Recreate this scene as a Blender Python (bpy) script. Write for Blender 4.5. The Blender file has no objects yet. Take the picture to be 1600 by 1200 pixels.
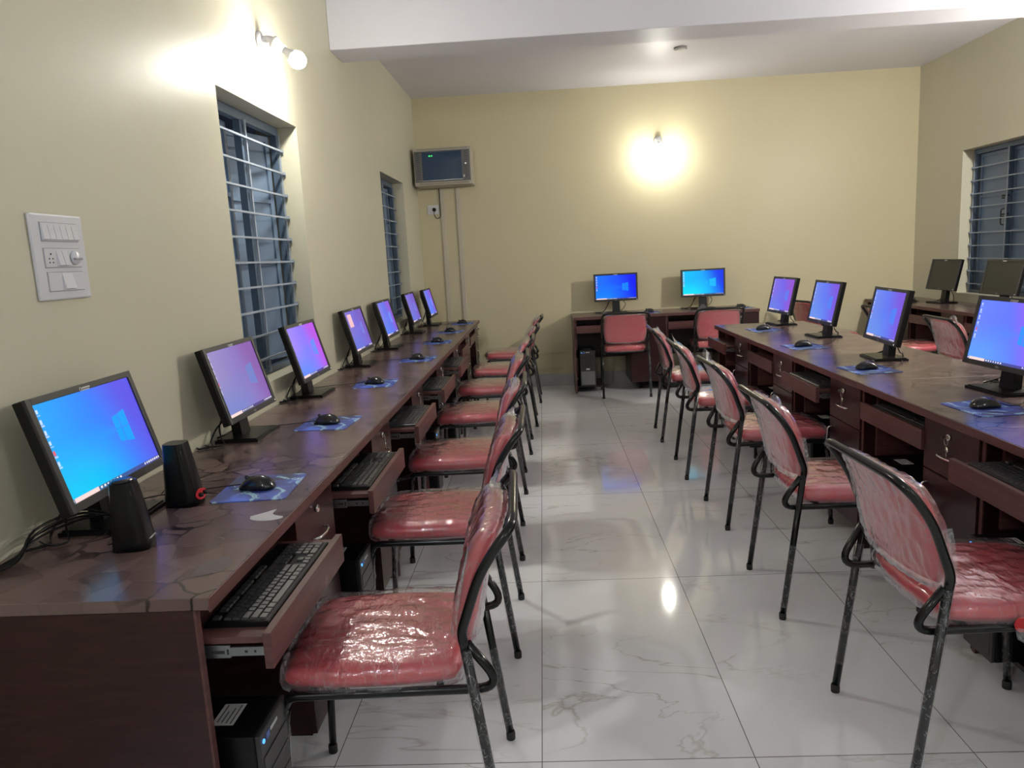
import bpy, bmesh, math, random
from mathutils import Vector, Matrix, noise
random.seed(7)
PI = math.pi
scene = bpy.context.scene
COL = scene.collection

# ------------------------------------------------------------------ camera
cam_d = bpy.data.cameras.new('camera')
cam_o = bpy.data.objects.new('camera', cam_d)
COL.objects.link(cam_o)
cam_d.sensor_width = 36.0
cam_d.lens = 1167.3 / 1600 * 36
cam_d.clip_start = 0.02
Rw = Matrix(((0.99785658, 0.03883174, -0.0526721),
             (0.04541395, 0.16858546, 0.9846403),
             (0.04711505, -0.98492184, 0.1664606))).transposed().to_4x4()
cam_o.matrix_world = Matrix.Translation((0, 0, 1.4223)) @ Rw
scene.camera = cam_o
# ------------------------------------------------------------------ world (night outside) and exposure
w = bpy.data.worlds.new('night'); scene.world = w; w.use_nodes = True
w.node_tree.nodes['Background'].inputs[0].default_value = (0.02, 0.025, 0.04, 1)
w.node_tree.nodes['Background'].inputs[1].default_value = 0.4
scene.view_settings.view_transform = 'Standard'
scene.view_settings.look = 'None'
scene.view_settings.exposure = 0.18
scene.view_settings.gamma = 1.0
scene.view_settings.use_curve_mapping = False
try:
    scene.cycles.transparent_max_bounces = 24
    scene.cycles.max_bounces = 10
except Exception:
    pass
BULB = 520.0
BULB_BACK = 370.0
BULB_FAR = 3100.0
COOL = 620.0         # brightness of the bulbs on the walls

# ------------------------------------------------------------------ dimensions
XL, XR, YB, YF = -1.2928, 3.94, 8.194, -3.2
ZC = 3.12
UW = 0.9342          # width of one desk unit
DH = 0.79            # desk height


# ================================================================== helpers
class MB:
    """mesh builder"""
    def __init__(self):
        self.v = []; self.f = []; self.s = []

    def add(self, vs, fs, smooth=False):
        n = len(self.v)
        self.v += [tuple(p) for p in vs]
        self.f += [tuple(i + n for i in f) for f in fs]
        self.s += [smooth] * len(fs)
        return self

    def box(self, x0, x1, y0, y1, z0, z1, b=0.0):
        if x0 > x1: x0, x1 = x1, x0
        if y0 > y1: y0, y1 = y1, y0
        if z0 > z1: z0, z1 = z1, z0
        if b <= 0:
            vs = [(x, y, z) for z in (z0, z1) for y in (y0, y1) for x in (x0, x1)]
            fs = [(0, 2, 3, 1), (4, 5, 7, 6), (0, 1, 5, 4), (2, 6, 7, 3), (0, 4, 6, 2), (1, 3, 7, 5)]
            return self.add(vs, fs)
        bm = bmesh.new()
        bmesh.ops.create_cube(bm, size=1)
        for q in bm.verts:
            q.co = Vector(((x0 + x1) / 2 + q.co.x * (x1 - x0), (y0 + y1) / 2 + q.co.y * (y1 - y0), (z0 + z1) / 2 + q.co.z * (z1 - z0)))
        bmesh.ops.bevel(bm, geom=list(bm.edges), offset=b, segments=2, profile=0.5, affect='EDGES')
        return self.bm(bm)

    def bm(self, bm, M=None, smooth=False):
        bm.verts.index_update()
        vs = [(M @ q.co) if M else q.co.copy() for q in bm.verts]
        self.add(vs, [[q.index for q in f.verts] for f in bm.faces], smooth)
        bm.free()
        return self

    def tube(self, pts, r, n=10, cap=True, smooth=True):
        pts = [Vector(p) for p in pts]
        rs = r if isinstance(r, (list, tuple)) else [r] * len(pts)
        t0 = (pts[1] - pts[0]).normalized()
        up = Vector((0, 0, 1)) if abs(t0.z) < 0.9 else Vector((1, 0, 0))
        nrm = t0.cross(up).normalized()
        rings = []
        for i, p in enumerate(pts):
            t = (pts[min(i + 1, len(pts) - 1)] - pts[max(i - 1, 0)])
            t = t.normalized() if t.length > 1e-9 else t0
            nrm = (nrm - t * nrm.dot(t)).normalized()
            bn = t.cross(nrm)
            rings.append([p + (nrm * math.cos(2 * PI * k / n) + bn * math.sin(2 * PI * k / n)) * rs[i] for k in range(n)])
        vs = [q for ring in rings for q in ring]
        fs = []
        for i in range(len(pts) - 1):
            for k in range(n):
                a = i * n + k; b2 = i * n + (k + 1) % n
                fs.append((a, b2, b2 + n, a + n))
        self.add(vs, fs, smooth)
        if cap:
            m = len(self.v) - len(vs)
            self.f.append(tuple(m + k for k in reversed(range(n)))); self.s.append(False)
            e = m + (len(pts) - 1) * n
            self.f.append(tuple(e + k for k in range(n))); self.s.append(False)
        return self

    def cyl(self, a, b, r, n=16, r2=None):
        return self.tube([a, b], [r, r if r2 is None else r2], n)

    def lathe(self, prof, M=None, n=24):
        """prof: list of (radius, height), turned about local z"""
        vs = []; fs = []
        for r, h in prof:
            for k in range(n):
                p = Vector((r * math.cos(2 * PI * k / n), r * math.sin(2 * PI * k / n), h))
                vs.append((M @ p) if M else p)
        for i in range(len(prof) - 1):
            for k in range(n):
                a = i * n + k; b = i * n + (k + 1) % n
                fs.append((a, b, b + n, a + n))
        fs.append(tuple(reversed(range(n)))); fs.append(tuple((len(prof) - 1) * n + k for k in range(n)))
        return self.add(vs, fs, True)

    def poly(self, outline, h0, h1, M=None):
        """prism of a 2D outline between heights h0 and h1"""
        n = len(outline)
        vs = [Vector((x, y, h0)) for x, y in outline] + [Vector((x, y, h1)) for x, y in outline]
        if M: vs = [M @ q for q in vs]
        fs = [tuple(reversed(range(n))), tuple(range(n, 2 * n))] + [(i, (i + 1) % n, n + (i + 1) % n, n + i) for i in range(n)]
        return self.add(vs, fs)

    def mesh(self, name):
        me = bpy.data.meshes.new(name)
        me.from_pydata(self.v, [], self.f)
        me.polygons.foreach_set('use_smooth', self.s)
        me.update()
        return me

    def obj(self, name, mat, parent=None):
        o = bpy.data.objects.new(name, self.mesh(name))
        COL.objects.link(o)
        if mat: o.data.materials.append(mat)
        if parent: o.parent = parent
        return o


def fix_normals(o):
    bm = bmesh.new(); bm.from_mesh(o.data)
    bmesh.ops.recalc_face_normals(bm, faces=bm.faces)
    bm.to_mesh(o.data); bm.free()
    return o


def smooth_path(pts, k=6):
    P = [Vector(p) for p in pts]
    P = [P[0] * 2 - P[1]] + P + [P[-1] * 2 - P[-2]]
    out = []
    for i in range(1, len(P) - 2):
        a, b, c, d = P[i - 1:i + 3]
        for j in range(k):
            t = j / k
            out.append(0.5 * ((2 * b) + (c - a) * t + (2 * a - 5 * b + 4 * c - d) * t * t + (3 * b - a - 3 * c + d) * t ** 3))
    out.append(P[-2])
    return out


def fillet(pts, r, k=6):
    """polyline with rounded corners"""
    P = [Vector(p) for p in pts]
    out = [P[0]]
    for i in range(1, len(P) - 1):
        a, b, c = P[i - 1], P[i], P[i + 1]
        ri = r[i - 1] if isinstance(r, (list, tuple)) else r
        d1 = (a - b); d2 = (c - b)
        rr = min(ri, d1.length * 0.49, d2.length * 0.49)
        p, q = b + d1.normalized() * rr, b + d2.normalized() * rr
        for j in range(k + 1):
            t = j / k
            out.append(p * (1 - t) ** 2 + b * 2 * t * (1 - t) + q * t * t)
    out.append(P[-1])
    return out


def empty(name, loc=(0, 0, 0), rz=0.0):
    o = bpy.data.objects.new(name, None); COL.objects.link(o)
    o.empty_display_size = 0.1
    o.location = loc; o.rotation_euler = (0, 0, rz)
    return o


def tag(o, label=None, cat=None, group=None, kind=None):
    if label: o['label'] = label
    if cat: o['category'] = cat
    if group: o['group'] = group
    if kind: o['kind'] = kind
    return o


def children(o):
    return list(o.children)


def copy_tree(o, parent=None):
    c = o.copy(); COL.objects.link(c)
    c.parent = parent
    for ch in children(o):
        copy_tree(ch, c)
    return c


def delete_tree(o):
    for ch in children(o): delete_tree(ch)
    bpy.data.objects.remove(o)


def text_mesh(s, size, name, mat, parent, M, depth=0.0004):
    cu = bpy.data.curves.new(name, 'FONT'); cu.body = s; cu.size = size
    cu.align_x = 'CENTER'; cu.align_y = 'CENTER'; cu.extrude = depth
    t = bpy.data.objects.new(name + '_curve', cu); COL.objects.link(t)
    dg = bpy.context.evaluated_depsgraph_get()
    me = bpy.data.meshes.new_from_object(t.evaluated_get(dg))
    bpy.data.objects.remove(t)
    me.transform(M)
    me.materials.clear(); me.materials.append(mat)
    o = bpy.data.objects.new(name, me); COL.objects.link(o); o.parent = parent
    return o


# ================================================================== materials
def new_mat(name):
    m = bpy.data.materials.new(name); m.use_nodes = True
    nt = m.node_tree
    return m, nt, nt.nodes['Principled BSDF']


def N(nt, t, **kw):
    n = nt.nodes.new(t)
    for k, v in kw.items():
        if k in n.inputs: n.inputs[k].default_value = v
        else: setattr(n, k, v)
    return n


def simple(name, col, rough=0.5, metal=0.0, spec=0.5, noise_amt=0.0, scale=30, bump=0.0):
    m, nt, b = new_mat(name)
    b.inputs['Base Color'].default_value = (*col, 1)
    b.inputs['Roughness'].default_value = rough
    b.inputs['Metallic'].default_value = metal
    b.inputs['Specular IOR Level'].default_value = spec
    if noise_amt or bump:
        tc = N(nt, 'ShaderNodeTexCoord')
        nz = N(nt, 'ShaderNodeTexNoise', Scale=scale, Detail=4.0)
        nt.links.new(tc.outputs['Object'], nz.inputs['Vector'])
        if noise_amt:
            mx = N(nt, 'ShaderNodeMix', data_type='RGBA')
            mx.inputs[6].default_value = (*[c * (1 - noise_amt) for c in col], 1)
            mx.inputs[7].default_value = (*[min(1, c * (1 + noise_amt)) for c in col], 1)
            nt.links.new(nz.outputs['Fac'], mx.inputs[0])
            nt.links.new(mx.outputs[2], b.inputs['Base Color'])
        if bump:
            bp = N(nt, 'ShaderNodeBump', Strength=bump, Distance=0.002)
            nt.links.new(nz.outputs['Fac'], bp.inputs['Height'])
            nt.links.new(bp.outputs['Normal'], b.inputs['Normal'])
    return m


def ramp(nt, stops):
    r = N(nt, 'ShaderNodeValToRGB')
    e = r.color_ramp.elements
    while len(e) < len(stops): e.new(0.5)
    for i, (p, c) in enumerate(stops):
        e[i].position = p; e[i].color = (*c, 1) if len(c) == 3 else c
    return r


def wall_mat(name, col):
    m, nt, b = new_mat(name)
    tc = N(nt, 'ShaderNodeTexCoord')
    n1 = N(nt, 'ShaderNodeTexNoise', Scale=1.1, Detail=3.0)
    n2 = N(nt, 'ShaderNodeTexNoise', Scale=14.0, Detail=5.0)
    nt.links.new(tc.outputs['Object'], n1.inputs['Vector']); nt.links.new(tc.outputs['Object'], n2.inputs['Vector'])
    mx = N(nt, 'ShaderNodeMix', data_type='RGBA')
    mx.inputs[6].default_value = (*[c * 0.95 for c in col], 1)
    mx.inputs[7].default_value = (*[min(1, c * 1.05) for c in col], 1)
    nt.links.new(n1.outputs['Fac'], mx.inputs[0]); nt.links.new(mx.outputs[2], b.inputs['Base Color'])
    b.inputs['Roughness'].default_value = 0.42
    b.inputs['Specular IOR Level'].default_value = 0.35
    bp = N(nt, 'ShaderNodeBump', Strength=0.25, Distance=0.004)
    nt.links.new(n2.outputs['Fac'], bp.inputs['Height']); nt.links.new(bp.outputs['Normal'], b.inputs['Normal'])
    return m


M_WALL = wall_mat('cream_wall_paint', (0.565, 0.54, 0.415))
M_WALLB = wall_mat('yellow_wall_paint', (0.58, 0.525, 0.345))
M_CEIL = wall_mat('white_ceiling_paint', (0.70, 0.695, 0.745))


def floor_mat():
    m, nt, b = new_mat('polished_marble_tile')
    L = nt.links.new
    tc = N(nt, 'ShaderNodeTexCoord')
    sp = N(nt, 'ShaderNodeSeparateXYZ'); L(tc.outputs['Object'], sp.inputs[0])

    def cell(out, off, size, half):
        a = N(nt, 'ShaderNodeMath', operation='ADD'); L(out, a.inputs[0]); a.inputs[1].default_value = -off + size / 2 + 100 * size
        q = N(nt, 'ShaderNodeMath', operation='MODULO'); L(a.outputs[0], q.inputs[0]); q.inputs[1].default_value = size
        s = N(nt, 'ShaderNodeMath', operation='SUBTRACT'); L(q.outputs[0], s.inputs[0]); s.inputs[1].default_value = size / 2
        ab = N(nt, 'ShaderNodeMath', operation='ABSOLUTE'); L(s.outputs[0], ab.inputs[0])
        lt = N(nt, 'ShaderNodeMath', operation='LESS_THAN'); L(ab.outputs[0], lt.inputs[0]); lt.inputs[1].default_value = half
        return lt
    lx = cell(sp.outputs['X'], -0.0635, 0.6, 0.0014)
    ly = cell(sp.outputs['Y'], 1.9228, 1.2, 0.0016)
    mxm = N(nt, 'ShaderNodeMath', operation='MAXIMUM'); L(lx.outputs[0], mxm.inputs[0]); L(ly.outputs[0], mxm.inputs[1])
    # per-tile offset of the veins
    fx = N(nt, 'ShaderNodeMath', operation='FLOOR'); dx = N(nt, 'ShaderNodeMath', operation='DIVIDE'); ax = N(nt, 'ShaderNodeMath', operation='ADD')
    L(sp.outputs['X'], ax.inputs[0]); ax.inputs[1].default_value = 0.0635; L(ax.outputs[0], dx.inputs[0]); dx.inputs[1].default_value = 0.6; L(dx.outputs[0], fx.inputs[0])
    fy = N(nt, 'ShaderNodeMath', operation='FLOOR'); dy = N(nt, 'ShaderNodeMath', operation='DIVIDE'); ay = N(nt, 'ShaderNodeMath', operation='ADD')
    L(sp.outputs['Y'], ay.inputs[0]); ay.inputs[1].default_value = -1.9228; L(ay.outputs[0], dy.inputs[0]); dy.inputs[1].default_value = 1.2; L(dy.outputs[0], fy.inputs[0])
    cb = N(nt, 'ShaderNodeCombineXYZ'); L(fx.outputs[0], cb.inputs[0]); L(fy.outputs[0], cb.inputs[1])
    wn = N(nt, 'ShaderNodeTexWhiteNoise'); L(cb.outputs[0], wn.inputs['Vector'])
    vm = N(nt, 'ShaderNodeVectorMath', operation='MULTIPLY_ADD')
    L(wn.outputs['Color'], vm.inputs[0]); vm.inputs[1].default_value = (7, 7, 7); L(tc.outputs['Object'], vm.inputs[2])
    mp = N(nt, 'ShaderNodeMapping'); L(vm.outputs[0], mp.inputs[0])
    mp.inputs['Rotation'].default_value = (0, 0, math.radians(-38)); mp.inputs['Scale'].default_value = (0.75, 2.4, 1)
    n1 = N(nt, 'ShaderNodeTexNoise', Scale=1.5, Detail=5.0, Roughness=0.55, Distortion=0.7); L(mp.outputs[0], n1.inputs['Vector'])
    r1 = ramp(nt, [(0.0, (0, 0, 0)), (0.490, (0, 0, 0)), (0.5, (1, 1, 1)), (0.510, (0, 0, 0)), (1, (0, 0, 0))]); L(n1.outputs['Fac'], r1.inputs[0])
    n3 = N(nt, 'ShaderNodeTexNoise', Scale=0.9, Detail=2.0); L(mp.outputs[0], n3.inputs['Vector'])
    r3 = ramp(nt, [(0.42, (0, 0, 0)), (0.6, (1, 1, 1))]); L(n3.outputs['Fac'], r3.inputs[0])
    mv = N(nt, 'ShaderNodeMath', operation='MULTIPLY'); L(r1.outputs[0], mv.inputs[0]); L(r3.outputs[0], mv.inputs[1])
    n2 = N(nt, 'ShaderNodeTexNoise', Scale=1.3, Detail=4.0); L(vm.outputs[0], n2.inputs['Vector'])
    base = ramp(nt, [(0.3, (0.69, 0.71, 0.735)), (0.7, (0.79, 0.81, 0.825))]); L(n2.outputs['Fac'], base.inputs[0])
    m1 = N(nt, 'ShaderNodeMix', data_type='RGBA'); L(mv.outputs[0], m1.inputs[0]); L(base.outputs[0], m1.inputs[6]); m1.inputs[7].default_value = (0.52, 0.51, 0.49, 1)
    m2 = N(nt, 'ShaderNodeMix', data_type='RGBA'); L(mxm.outputs[0], m2.inputs[0]); L(m1.outputs[2], m2.inputs[6]); m2.inputs[7].default_value = (0.15, 0.15, 0.14, 1)
    L(m2.outputs[2], b.inputs['Base Color'])
    b.inputs['Roughness'].default_value = 0.07
    b.inputs['IOR'].default_value = 1.52
    bn = N(nt, 'ShaderNodeTexNoise', Scale=2.5, Detail=1.0); L(tc.outputs['Object'], bn.inputs['Vector'])
    bp = N(nt, 'ShaderNodeBump', Strength=0.04, Distance=0.01); L(bn.outputs['Fac'], bp.inputs['Height']); L(bp.outputs['Normal'], b.inputs['Normal'])
    return m


M_FLOOR = floor_mat()


def desk_top_mat():
    """dark mahogany laminate printed with a dry-earth crackle"""
    m, nt, b = new_mat('mahogany_crackle_laminate')
    L = nt.links.new
    ge = N(nt, 'ShaderNodeNewGeometry')
    nz = N(nt, 'ShaderNodeTexNoise', Scale=6.0, Detail=3.0); L(ge.outputs['Position'], nz.inputs['Vector'])
    vm = N(nt, 'ShaderNodeVectorMath', operation='MULTIPLY_ADD'); L(nz.outputs['Color'], vm.inputs[0]); vm.inputs[1].default_value = (0.12, 0.12, 0.0); L(ge.outputs['Position'], vm.inputs[2])
    vo = N(nt, 'ShaderNodeTexVoronoi', feature='DISTANCE_TO_EDGE', Scale=11.0); L(vm.outputs[0], vo.inputs['Vector'])
    r = ramp(nt, [(0.0, (1, 1, 1)), (0.022, (0.9, 0.9, 0.9)), (0.05, (0, 0, 0))]); L(vo.outputs['Distance'], r.inputs[0])
    n2 = N(nt, 'ShaderNodeTexNoise', Scale=3.0, Detail=2.0); L(ge.outputs['Position'], n2.inputs['Vector'])
    r2 = ramp(nt, [(0.45, (0.10, 0.10, 0.10)), (0.57, (1, 1, 1))]); L(n2.outputs['Fac'], r2.inputs[0])
    mu = N(nt, 'ShaderNodeMath', operation='MULTIPLY'); L(r.outputs[0], mu.inputs[0]); L(r2.outputs[0], mu.inputs[1])
    n3 = N(nt, 'ShaderNodeTexVoronoi', Scale=11.0); L(vm.outputs[0], n3.inputs['Vector'])
    sp = N(nt, 'ShaderNodeSeparateColor'); L(n3.outputs['Color'], sp.inputs[0])
    base = ramp(nt, [(0.0, (0.095, 0.056, 0.053)), (1.0, (0.150, 0.098, 0.090))]); L(sp.outputs[0], base.inputs[0])
    mx = N(nt, 'ShaderNodeMix', data_type='RGBA'); L(mu.outputs[0], mx.inputs[0]); L(base.outputs[0], mx.inputs[6]); mx.inputs[7].default_value = (0.008, 0.002, 0.003, 1)
    L(mx.outputs[2], b.inputs['Base Color'])
    rr = N(nt, 'ShaderNodeTexNoise', Scale=9.0, Detail=4.0); L(ge.outputs['Position'], rr.inputs['Vector'])
    r4 = ramp(nt, [(0.3, (0.20, 0.20, 0.20)), (0.7, (0.27, 0.27, 0.27))]); L(rr.outputs['Fac'], r4.inputs[0])
    L(r4.outputs[0], b.inputs['Roughness'])
    bp = N(nt, 'ShaderNodeBump', Strength=0.05, Distance=0.002); L(rr.outputs['Fac'], bp.inputs['Height']); L(bp.outputs['Normal'], b.inputs['Normal'])
    return m


def wood_mat(name, c1, c2, rough=0.3):
    m, nt, b = new_mat(name)
    L = nt.links.new
    tc = N(nt, 'ShaderNodeTexCoord')
    mp = N(nt, 'ShaderNodeMapping'); L(tc.outputs['Object'], mp.inputs[0]); mp.inputs['Scale'].default_value = (2, 6, 45)
    nz = N(nt, 'ShaderNodeTexNoise', Scale=1.5, Detail=5.0, Distortion=0.4); L(mp.outputs[0], nz.inputs['Vector'])
    r = ramp(nt, [(0.3, c1), (0.7, c2)]); L(nz.outputs['Fac'], r.inputs[0]); L(r.outputs[0], b.inputs['Base Color'])
    b.inputs['Roughness'].default_value = rough
    b.inputs['Specular IOR Level'].default_value = 0.38
    return m


M_TOP = desk_top_mat()
M_WOOD = wood_mat('mahogany_laminate', (0.017, 0.0045, 0.005), (0.036, 0.010, 0.011))
M_WOODE = wood_mat('mahogany_edge_band', (0.075, 0.030, 0.029), (0.12, 0.052, 0.048), 0.35)
M_WOODD = wood_mat('dark_inner_laminate', (0.014, 0.005, 0.005), (0.022, 0.008, 0.008), 0.4)
M_BLACKP = simple('black_plastic', (0.004, 0.004, 0.0045), 0.3, spec=0.25)
M_BEZEL = simple('charcoal_bezel_plastic', (0.026, 0.025, 0.025), 0.36)
M_GLOSSP = simple('glossy_black_plastic', (0.010, 0.010, 0.012), 0.18)
M_KEY = simple('keycap_plastic', (0.030, 0.030, 0.032), 0.38)
M_TUBE = simple('black_powder_coated_tube', (0.006, 0.006, 0.006), 0.2, spec=0.4)
M_CHROME = simple('chrome', (0.75, 0.75, 0.75), 0.12, 1.0)
M_ZINC = simple('zinc_plated_steel', (0.24, 0.25, 0.26), 0.3, 0.9)
M_REX = simple('red_rexine', (0.52, 0.045, 0.062), 0.38, bump=0.15, scale=220)
M_RED = simple('red_plastic', (0.55, 0.02, 0.03), 0.4)
M_WHITEP = simple('white_plastic', (0.62, 0.62, 0.66), 0.3)
M_GREYP = simple('grey_marking', (0.35, 0.35, 0.36), 0.5)
M_SLATE = simple('slate_blue_enamel', (0.14, 0.20, 0.29), 0.38, noise_amt=0.15, scale=5)
M_SLATED = simple('dark_slate_enamel', (0.08, 0.12, 0.175), 0.4, noise_amt=0.2, scale=6)
M_GRILLE = simple('grey_blue_grille_paint', (0.30, 0.35, 0.42), 0.4)
M_LABEL = simple('pale_paper_label', (0.55, 0.56, 0.55), 0.6)
M_INK = simple('printed_ink', (0.08, 0.08, 0.09), 0.6)
M_TRUNK = simple('beige_pvc_trunking', (0.52, 0.47, 0.37), 0.4)
M_RACK = simple('beige_rack_enamel', (0.42, 0.38, 0.31), 0.4)
M_RACKD = simple('grey_rack_door', (0.10, 0.10, 0.105), 0.4)
M_SKIRT = simple('grey_skirting_tile', (0.40, 0.41, 0.42), 0.12, noise_amt=0.08, scale=4)
M_VENT = simple('dark_vent_slot', (0.02, 0.02, 0.02), 0.7)
M_SCREENOFF = simple('switched_off_screen', (0.022, 0.023, 0.018), 0.3)
M_SCREW = simple('brass_key_metal', (0.6, 0.58, 0.5), 0.25, 1.0)
M_BLUEST = simple('blue_sticker', (0.10, 0.16, 0.5), 0.4)
M_CEILBOX = simple('white_enamel_box', (0.7, 0.69, 0.66), 0.4)


def film_mat(name, haze=0.06, streak=0.5, scale=(9, 60, 9), rough=0.09, bump=0.4, gm=1.0):
    """thin crinkled clear polythene"""
    m = bpy.data.materials.new(name); m.use_nodes = True
    nt = m.node_tree; nt.nodes.clear(); L = nt.links.new
    out = N(nt, 'ShaderNodeOutputMaterial')
    tc = N(nt, 'ShaderNodeTexCoord')
    mp = N(nt, 'ShaderNodeMapping'); mp.inputs['Scale'].default_value = scale; mp.inputs['Rotation'].default_value = (0, 0, 0.5)
    L(tc.outputs['Object'], mp.inputs[0])
    nz = N(nt, 'ShaderNodeTexNoise', Scale=1.0, Detail=4.0, Roughness=0.6, Distortion=1.2); L(mp.outputs[0], nz.inputs['Vector'])
    n2 = N(nt, 'ShaderNodeTexNoise', Scale=22.0, Detail=3.0, Distortion=2.0); L(tc.outputs['Object'], n2.inputs['Vector'])
    ad = N(nt, 'ShaderNodeMath', operation='ADD'); L(nz.outputs['Fac'], ad.inputs[0]); L(n2.outputs['Fac'], ad.inputs[1])
    bp = N(nt, 'ShaderNodeBump', Strength=bump, Distance=0.004); L(ad.outputs[0], bp.inputs['Height'])
    tr = N(nt, 'ShaderNodeBsdfTransparent')
    gl = N(nt, 'ShaderNodeBsdfGlossy', Roughness=rough); gl.inputs[0].default_value = (0.95, 0.95, 1, 1); L(bp.outputs['Normal'], gl.inputs['Normal'])
    df = N(nt, 'ShaderNodeBsdfDiffuse'); df.inputs[0].default_value = (0.75, 0.75, 0.78, 1); L(bp.outputs['Normal'], df.inputs['Normal'])
    lw = N(nt, 'ShaderNodeLayerWeight', Blend=0.5); L(bp.outputs['Normal'], lw.inputs['Normal'])
    fr = N(nt, 'ShaderNodeMath', operation='POWER'); L(lw.outputs['Facing'], fr.inputs[0]); fr.inputs[1].default_value = 3.5
    mn = N(nt, 'ShaderNodeMath', operation='MULTIPLY_ADD', use_clamp=True); L(fr.outputs[0], mn.inputs[0]); mn.inputs[1].default_value = gm; mn.inputs[2].default_value = 0.05 * gm
    rs = ramp(nt, [(0.555, (0, 0, 0)), (0.57, (1, 1, 1)), (0.585, (0, 0, 0))]); L(nz.outputs['Fac'], rs.inputs[0])
    hz = N(nt, 'ShaderNodeMath', operation='MULTIPLY_ADD', use_clamp=True); L(rs.outputs[0], hz.inputs[0]); hz.inputs[1].default_value = streak * 0.35; hz.inputs[2].default_value = haze
    m1 = N(nt, 'ShaderNodeMixShader'); L(hz.outputs[0], m1.inputs[0]); L(tr.outputs[0], m1.inputs[1]); L(df.outputs[0], m1.inputs[2])
    m2 = N(nt, 'ShaderNodeMixShader'); L(mn.outputs[0], m2.inputs[0]); L(m1.outputs[0], m2.inputs[1]); L(gl.outputs[0], m2.inputs[2])
    L(m2.outputs[0], out.inputs[0])
    return m


M_FILM = film_mat('clear_polythene', 0.06, 0.8, (8, 34, 8), 0.10, 0.62, 1.35)
M_FILMB = film_mat('smooth_polythene', 0.09, 0.8, (24, 9, 6), 0.10, 0.5, 1.25)
M_FILM2 = film_mat('crumpled_polythene', 0.14, 1.0, (30, 30, 12), 0.12, 0.8, 1.2)
M_FILMLEG = film_mat('wound_polythene', 0.018, 1.2, (50, 50, 25), 0.12, 0.9, 0.6)
M_FILMF = film_mat('flat_polythene', 0.02, 0.2, (3, 8, 3), 0.04, 0.15, 0.35)


def glass_mat():
    m, nt, b = new_mat('blue_tinted_glass')
    b.inputs['Base Color'].default_value = (0.02, 0.05, 0.11, 1); b.inputs['Roughness'].default_value = 0.06
    return m


M_GLASS = glass_mat()


def emis(name, col, s):
    m = bpy.data.materials.new(name); m.use_nodes = True
    nt = m.node_tree; nt.nodes.clear()
    o = N(nt, 'ShaderNodeOutputMaterial'); e = N(nt, 'ShaderNodeEmission'); e.inputs[0].default_value = (*col, 1); e.inputs[1].default_value = s
    nt.links.new(e.outputs[0], o.inputs[0])
    return m


M_BULB = emis('lit_bulb', (1.0, 0.96, 0.86), BULB)
M_BULBB = emis('lit_bulb_back', (1.0, 0.965, 0.87), BULB_BACK)
M_BULBF = emis('lit_bulb_far', (1.0, 0.965, 0.90), BULB_FAR)
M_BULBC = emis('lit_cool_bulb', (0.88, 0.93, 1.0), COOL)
M_LEDW = emis('white_power_light', (1, 1, 1), 1.2)
M_LEDG = emis('green_power_light', (0.08, 0.9, 0.2), 1.0)
M_LEDB = emis('blue_power_light', (0.1, 0.4, 1.0), 1.5)


def screen_mat():
    m = bpy.data.materials.new('lit_screen'); m.use_nodes = True
    nt = m.node_tree; nt.nodes.clear()
    o = N(nt, 'ShaderNodeOutputMaterial'); e = N(nt, 'ShaderNodeEmission'); at = N(nt, 'ShaderNodeVertexColor'); at.layer_name = 'picture'
    g = N(nt, 'ShaderNodeBsdfGlossy', Roughness=0.25); ad = N(nt, 'ShaderNodeMixShader'); ad.inputs[0].default_value = 0.03
    nt.links.new(at.outputs[0], e.inputs[0]); e.inputs[1].default_value = 1.0
    nt.links.new(e.outputs[0], ad.inputs[1]); nt.links.new(g.outputs[0], ad.inputs[2]); nt.links.new(ad.outputs[0], o.inputs[0])
    return m


M_SCREEN = screen_mat()


def pad_mat():
    m, nt, b = new_mat('galaxy_print_mat')
    L = nt.links.new
    tc = N(nt, 'ShaderNodeTexCoord')
    n0 = N(nt, 'ShaderNodeTexNoise', Scale=5.0, Detail=2.0, Distortion=1.0); L(tc.outputs['Object'], n0.inputs['Vector'])
    r0 = ramp(nt, [(0.35, (0.012, 0.014, 0.035)), (0.50, (0.03, 0.06, 0.30)), (0.62, (0.07, 0.15, 0.65))]); L(n0.outputs['Fac'], r0.inputs[0])
    n1 = N(nt, 'ShaderNodeTexNoise', Scale=9.0, Detail=5.0, Distortion=2.2); L(tc.outputs['Object'], n1.inputs['Vector'])
    r1 = ramp(nt, [(0.54, (0, 0, 0)), (0.60, (1, 1, 1)), (0.66, (0, 0, 0))]); L(n1.outputs['Fac'], r1.inputs[0])
    m1 = N(nt, 'ShaderNodeMix', data_type='RGBA'); L(r1.outputs[0], m1.inputs[0]); L(r0.outputs[0], m1.inputs[6]); m1.inputs[7].default_value = (0.35, 0.6, 0.7, 1)
    mp = N(nt, 'ShaderNodeMapping'); mp.inputs['Location'].default_value = (3, 1, 0); L(tc.outputs['Object'], mp.inputs[0])
    n2 = N(nt, 'ShaderNodeTexNoise', Scale=14.0, Detail=4.0, Distortion=1.0); L(mp.outputs[0], n2.inputs['Vector'])
    r2 = ramp(nt, [(0.66, (0, 0, 0)), (0.72, (1, 1, 1))]); L(n2.outputs['Fac'], r2.inputs[0])
    m2 = N(nt, 'ShaderNodeMix', data_type='RGBA'); L(r2.outputs[0], m2.inputs[0]); L(m1.outputs[2], m2.inputs[6]); m2.inputs[7].default_value = (0.75, 0.2, 0.15, 1)
    L(m2.outputs[2], b.inputs['Base Color']); b.inputs['Roughness'].default_value = 0.5
    return m


M_PAD = pad_mat()

# ================================================================== the room
TH = 0.23


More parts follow.
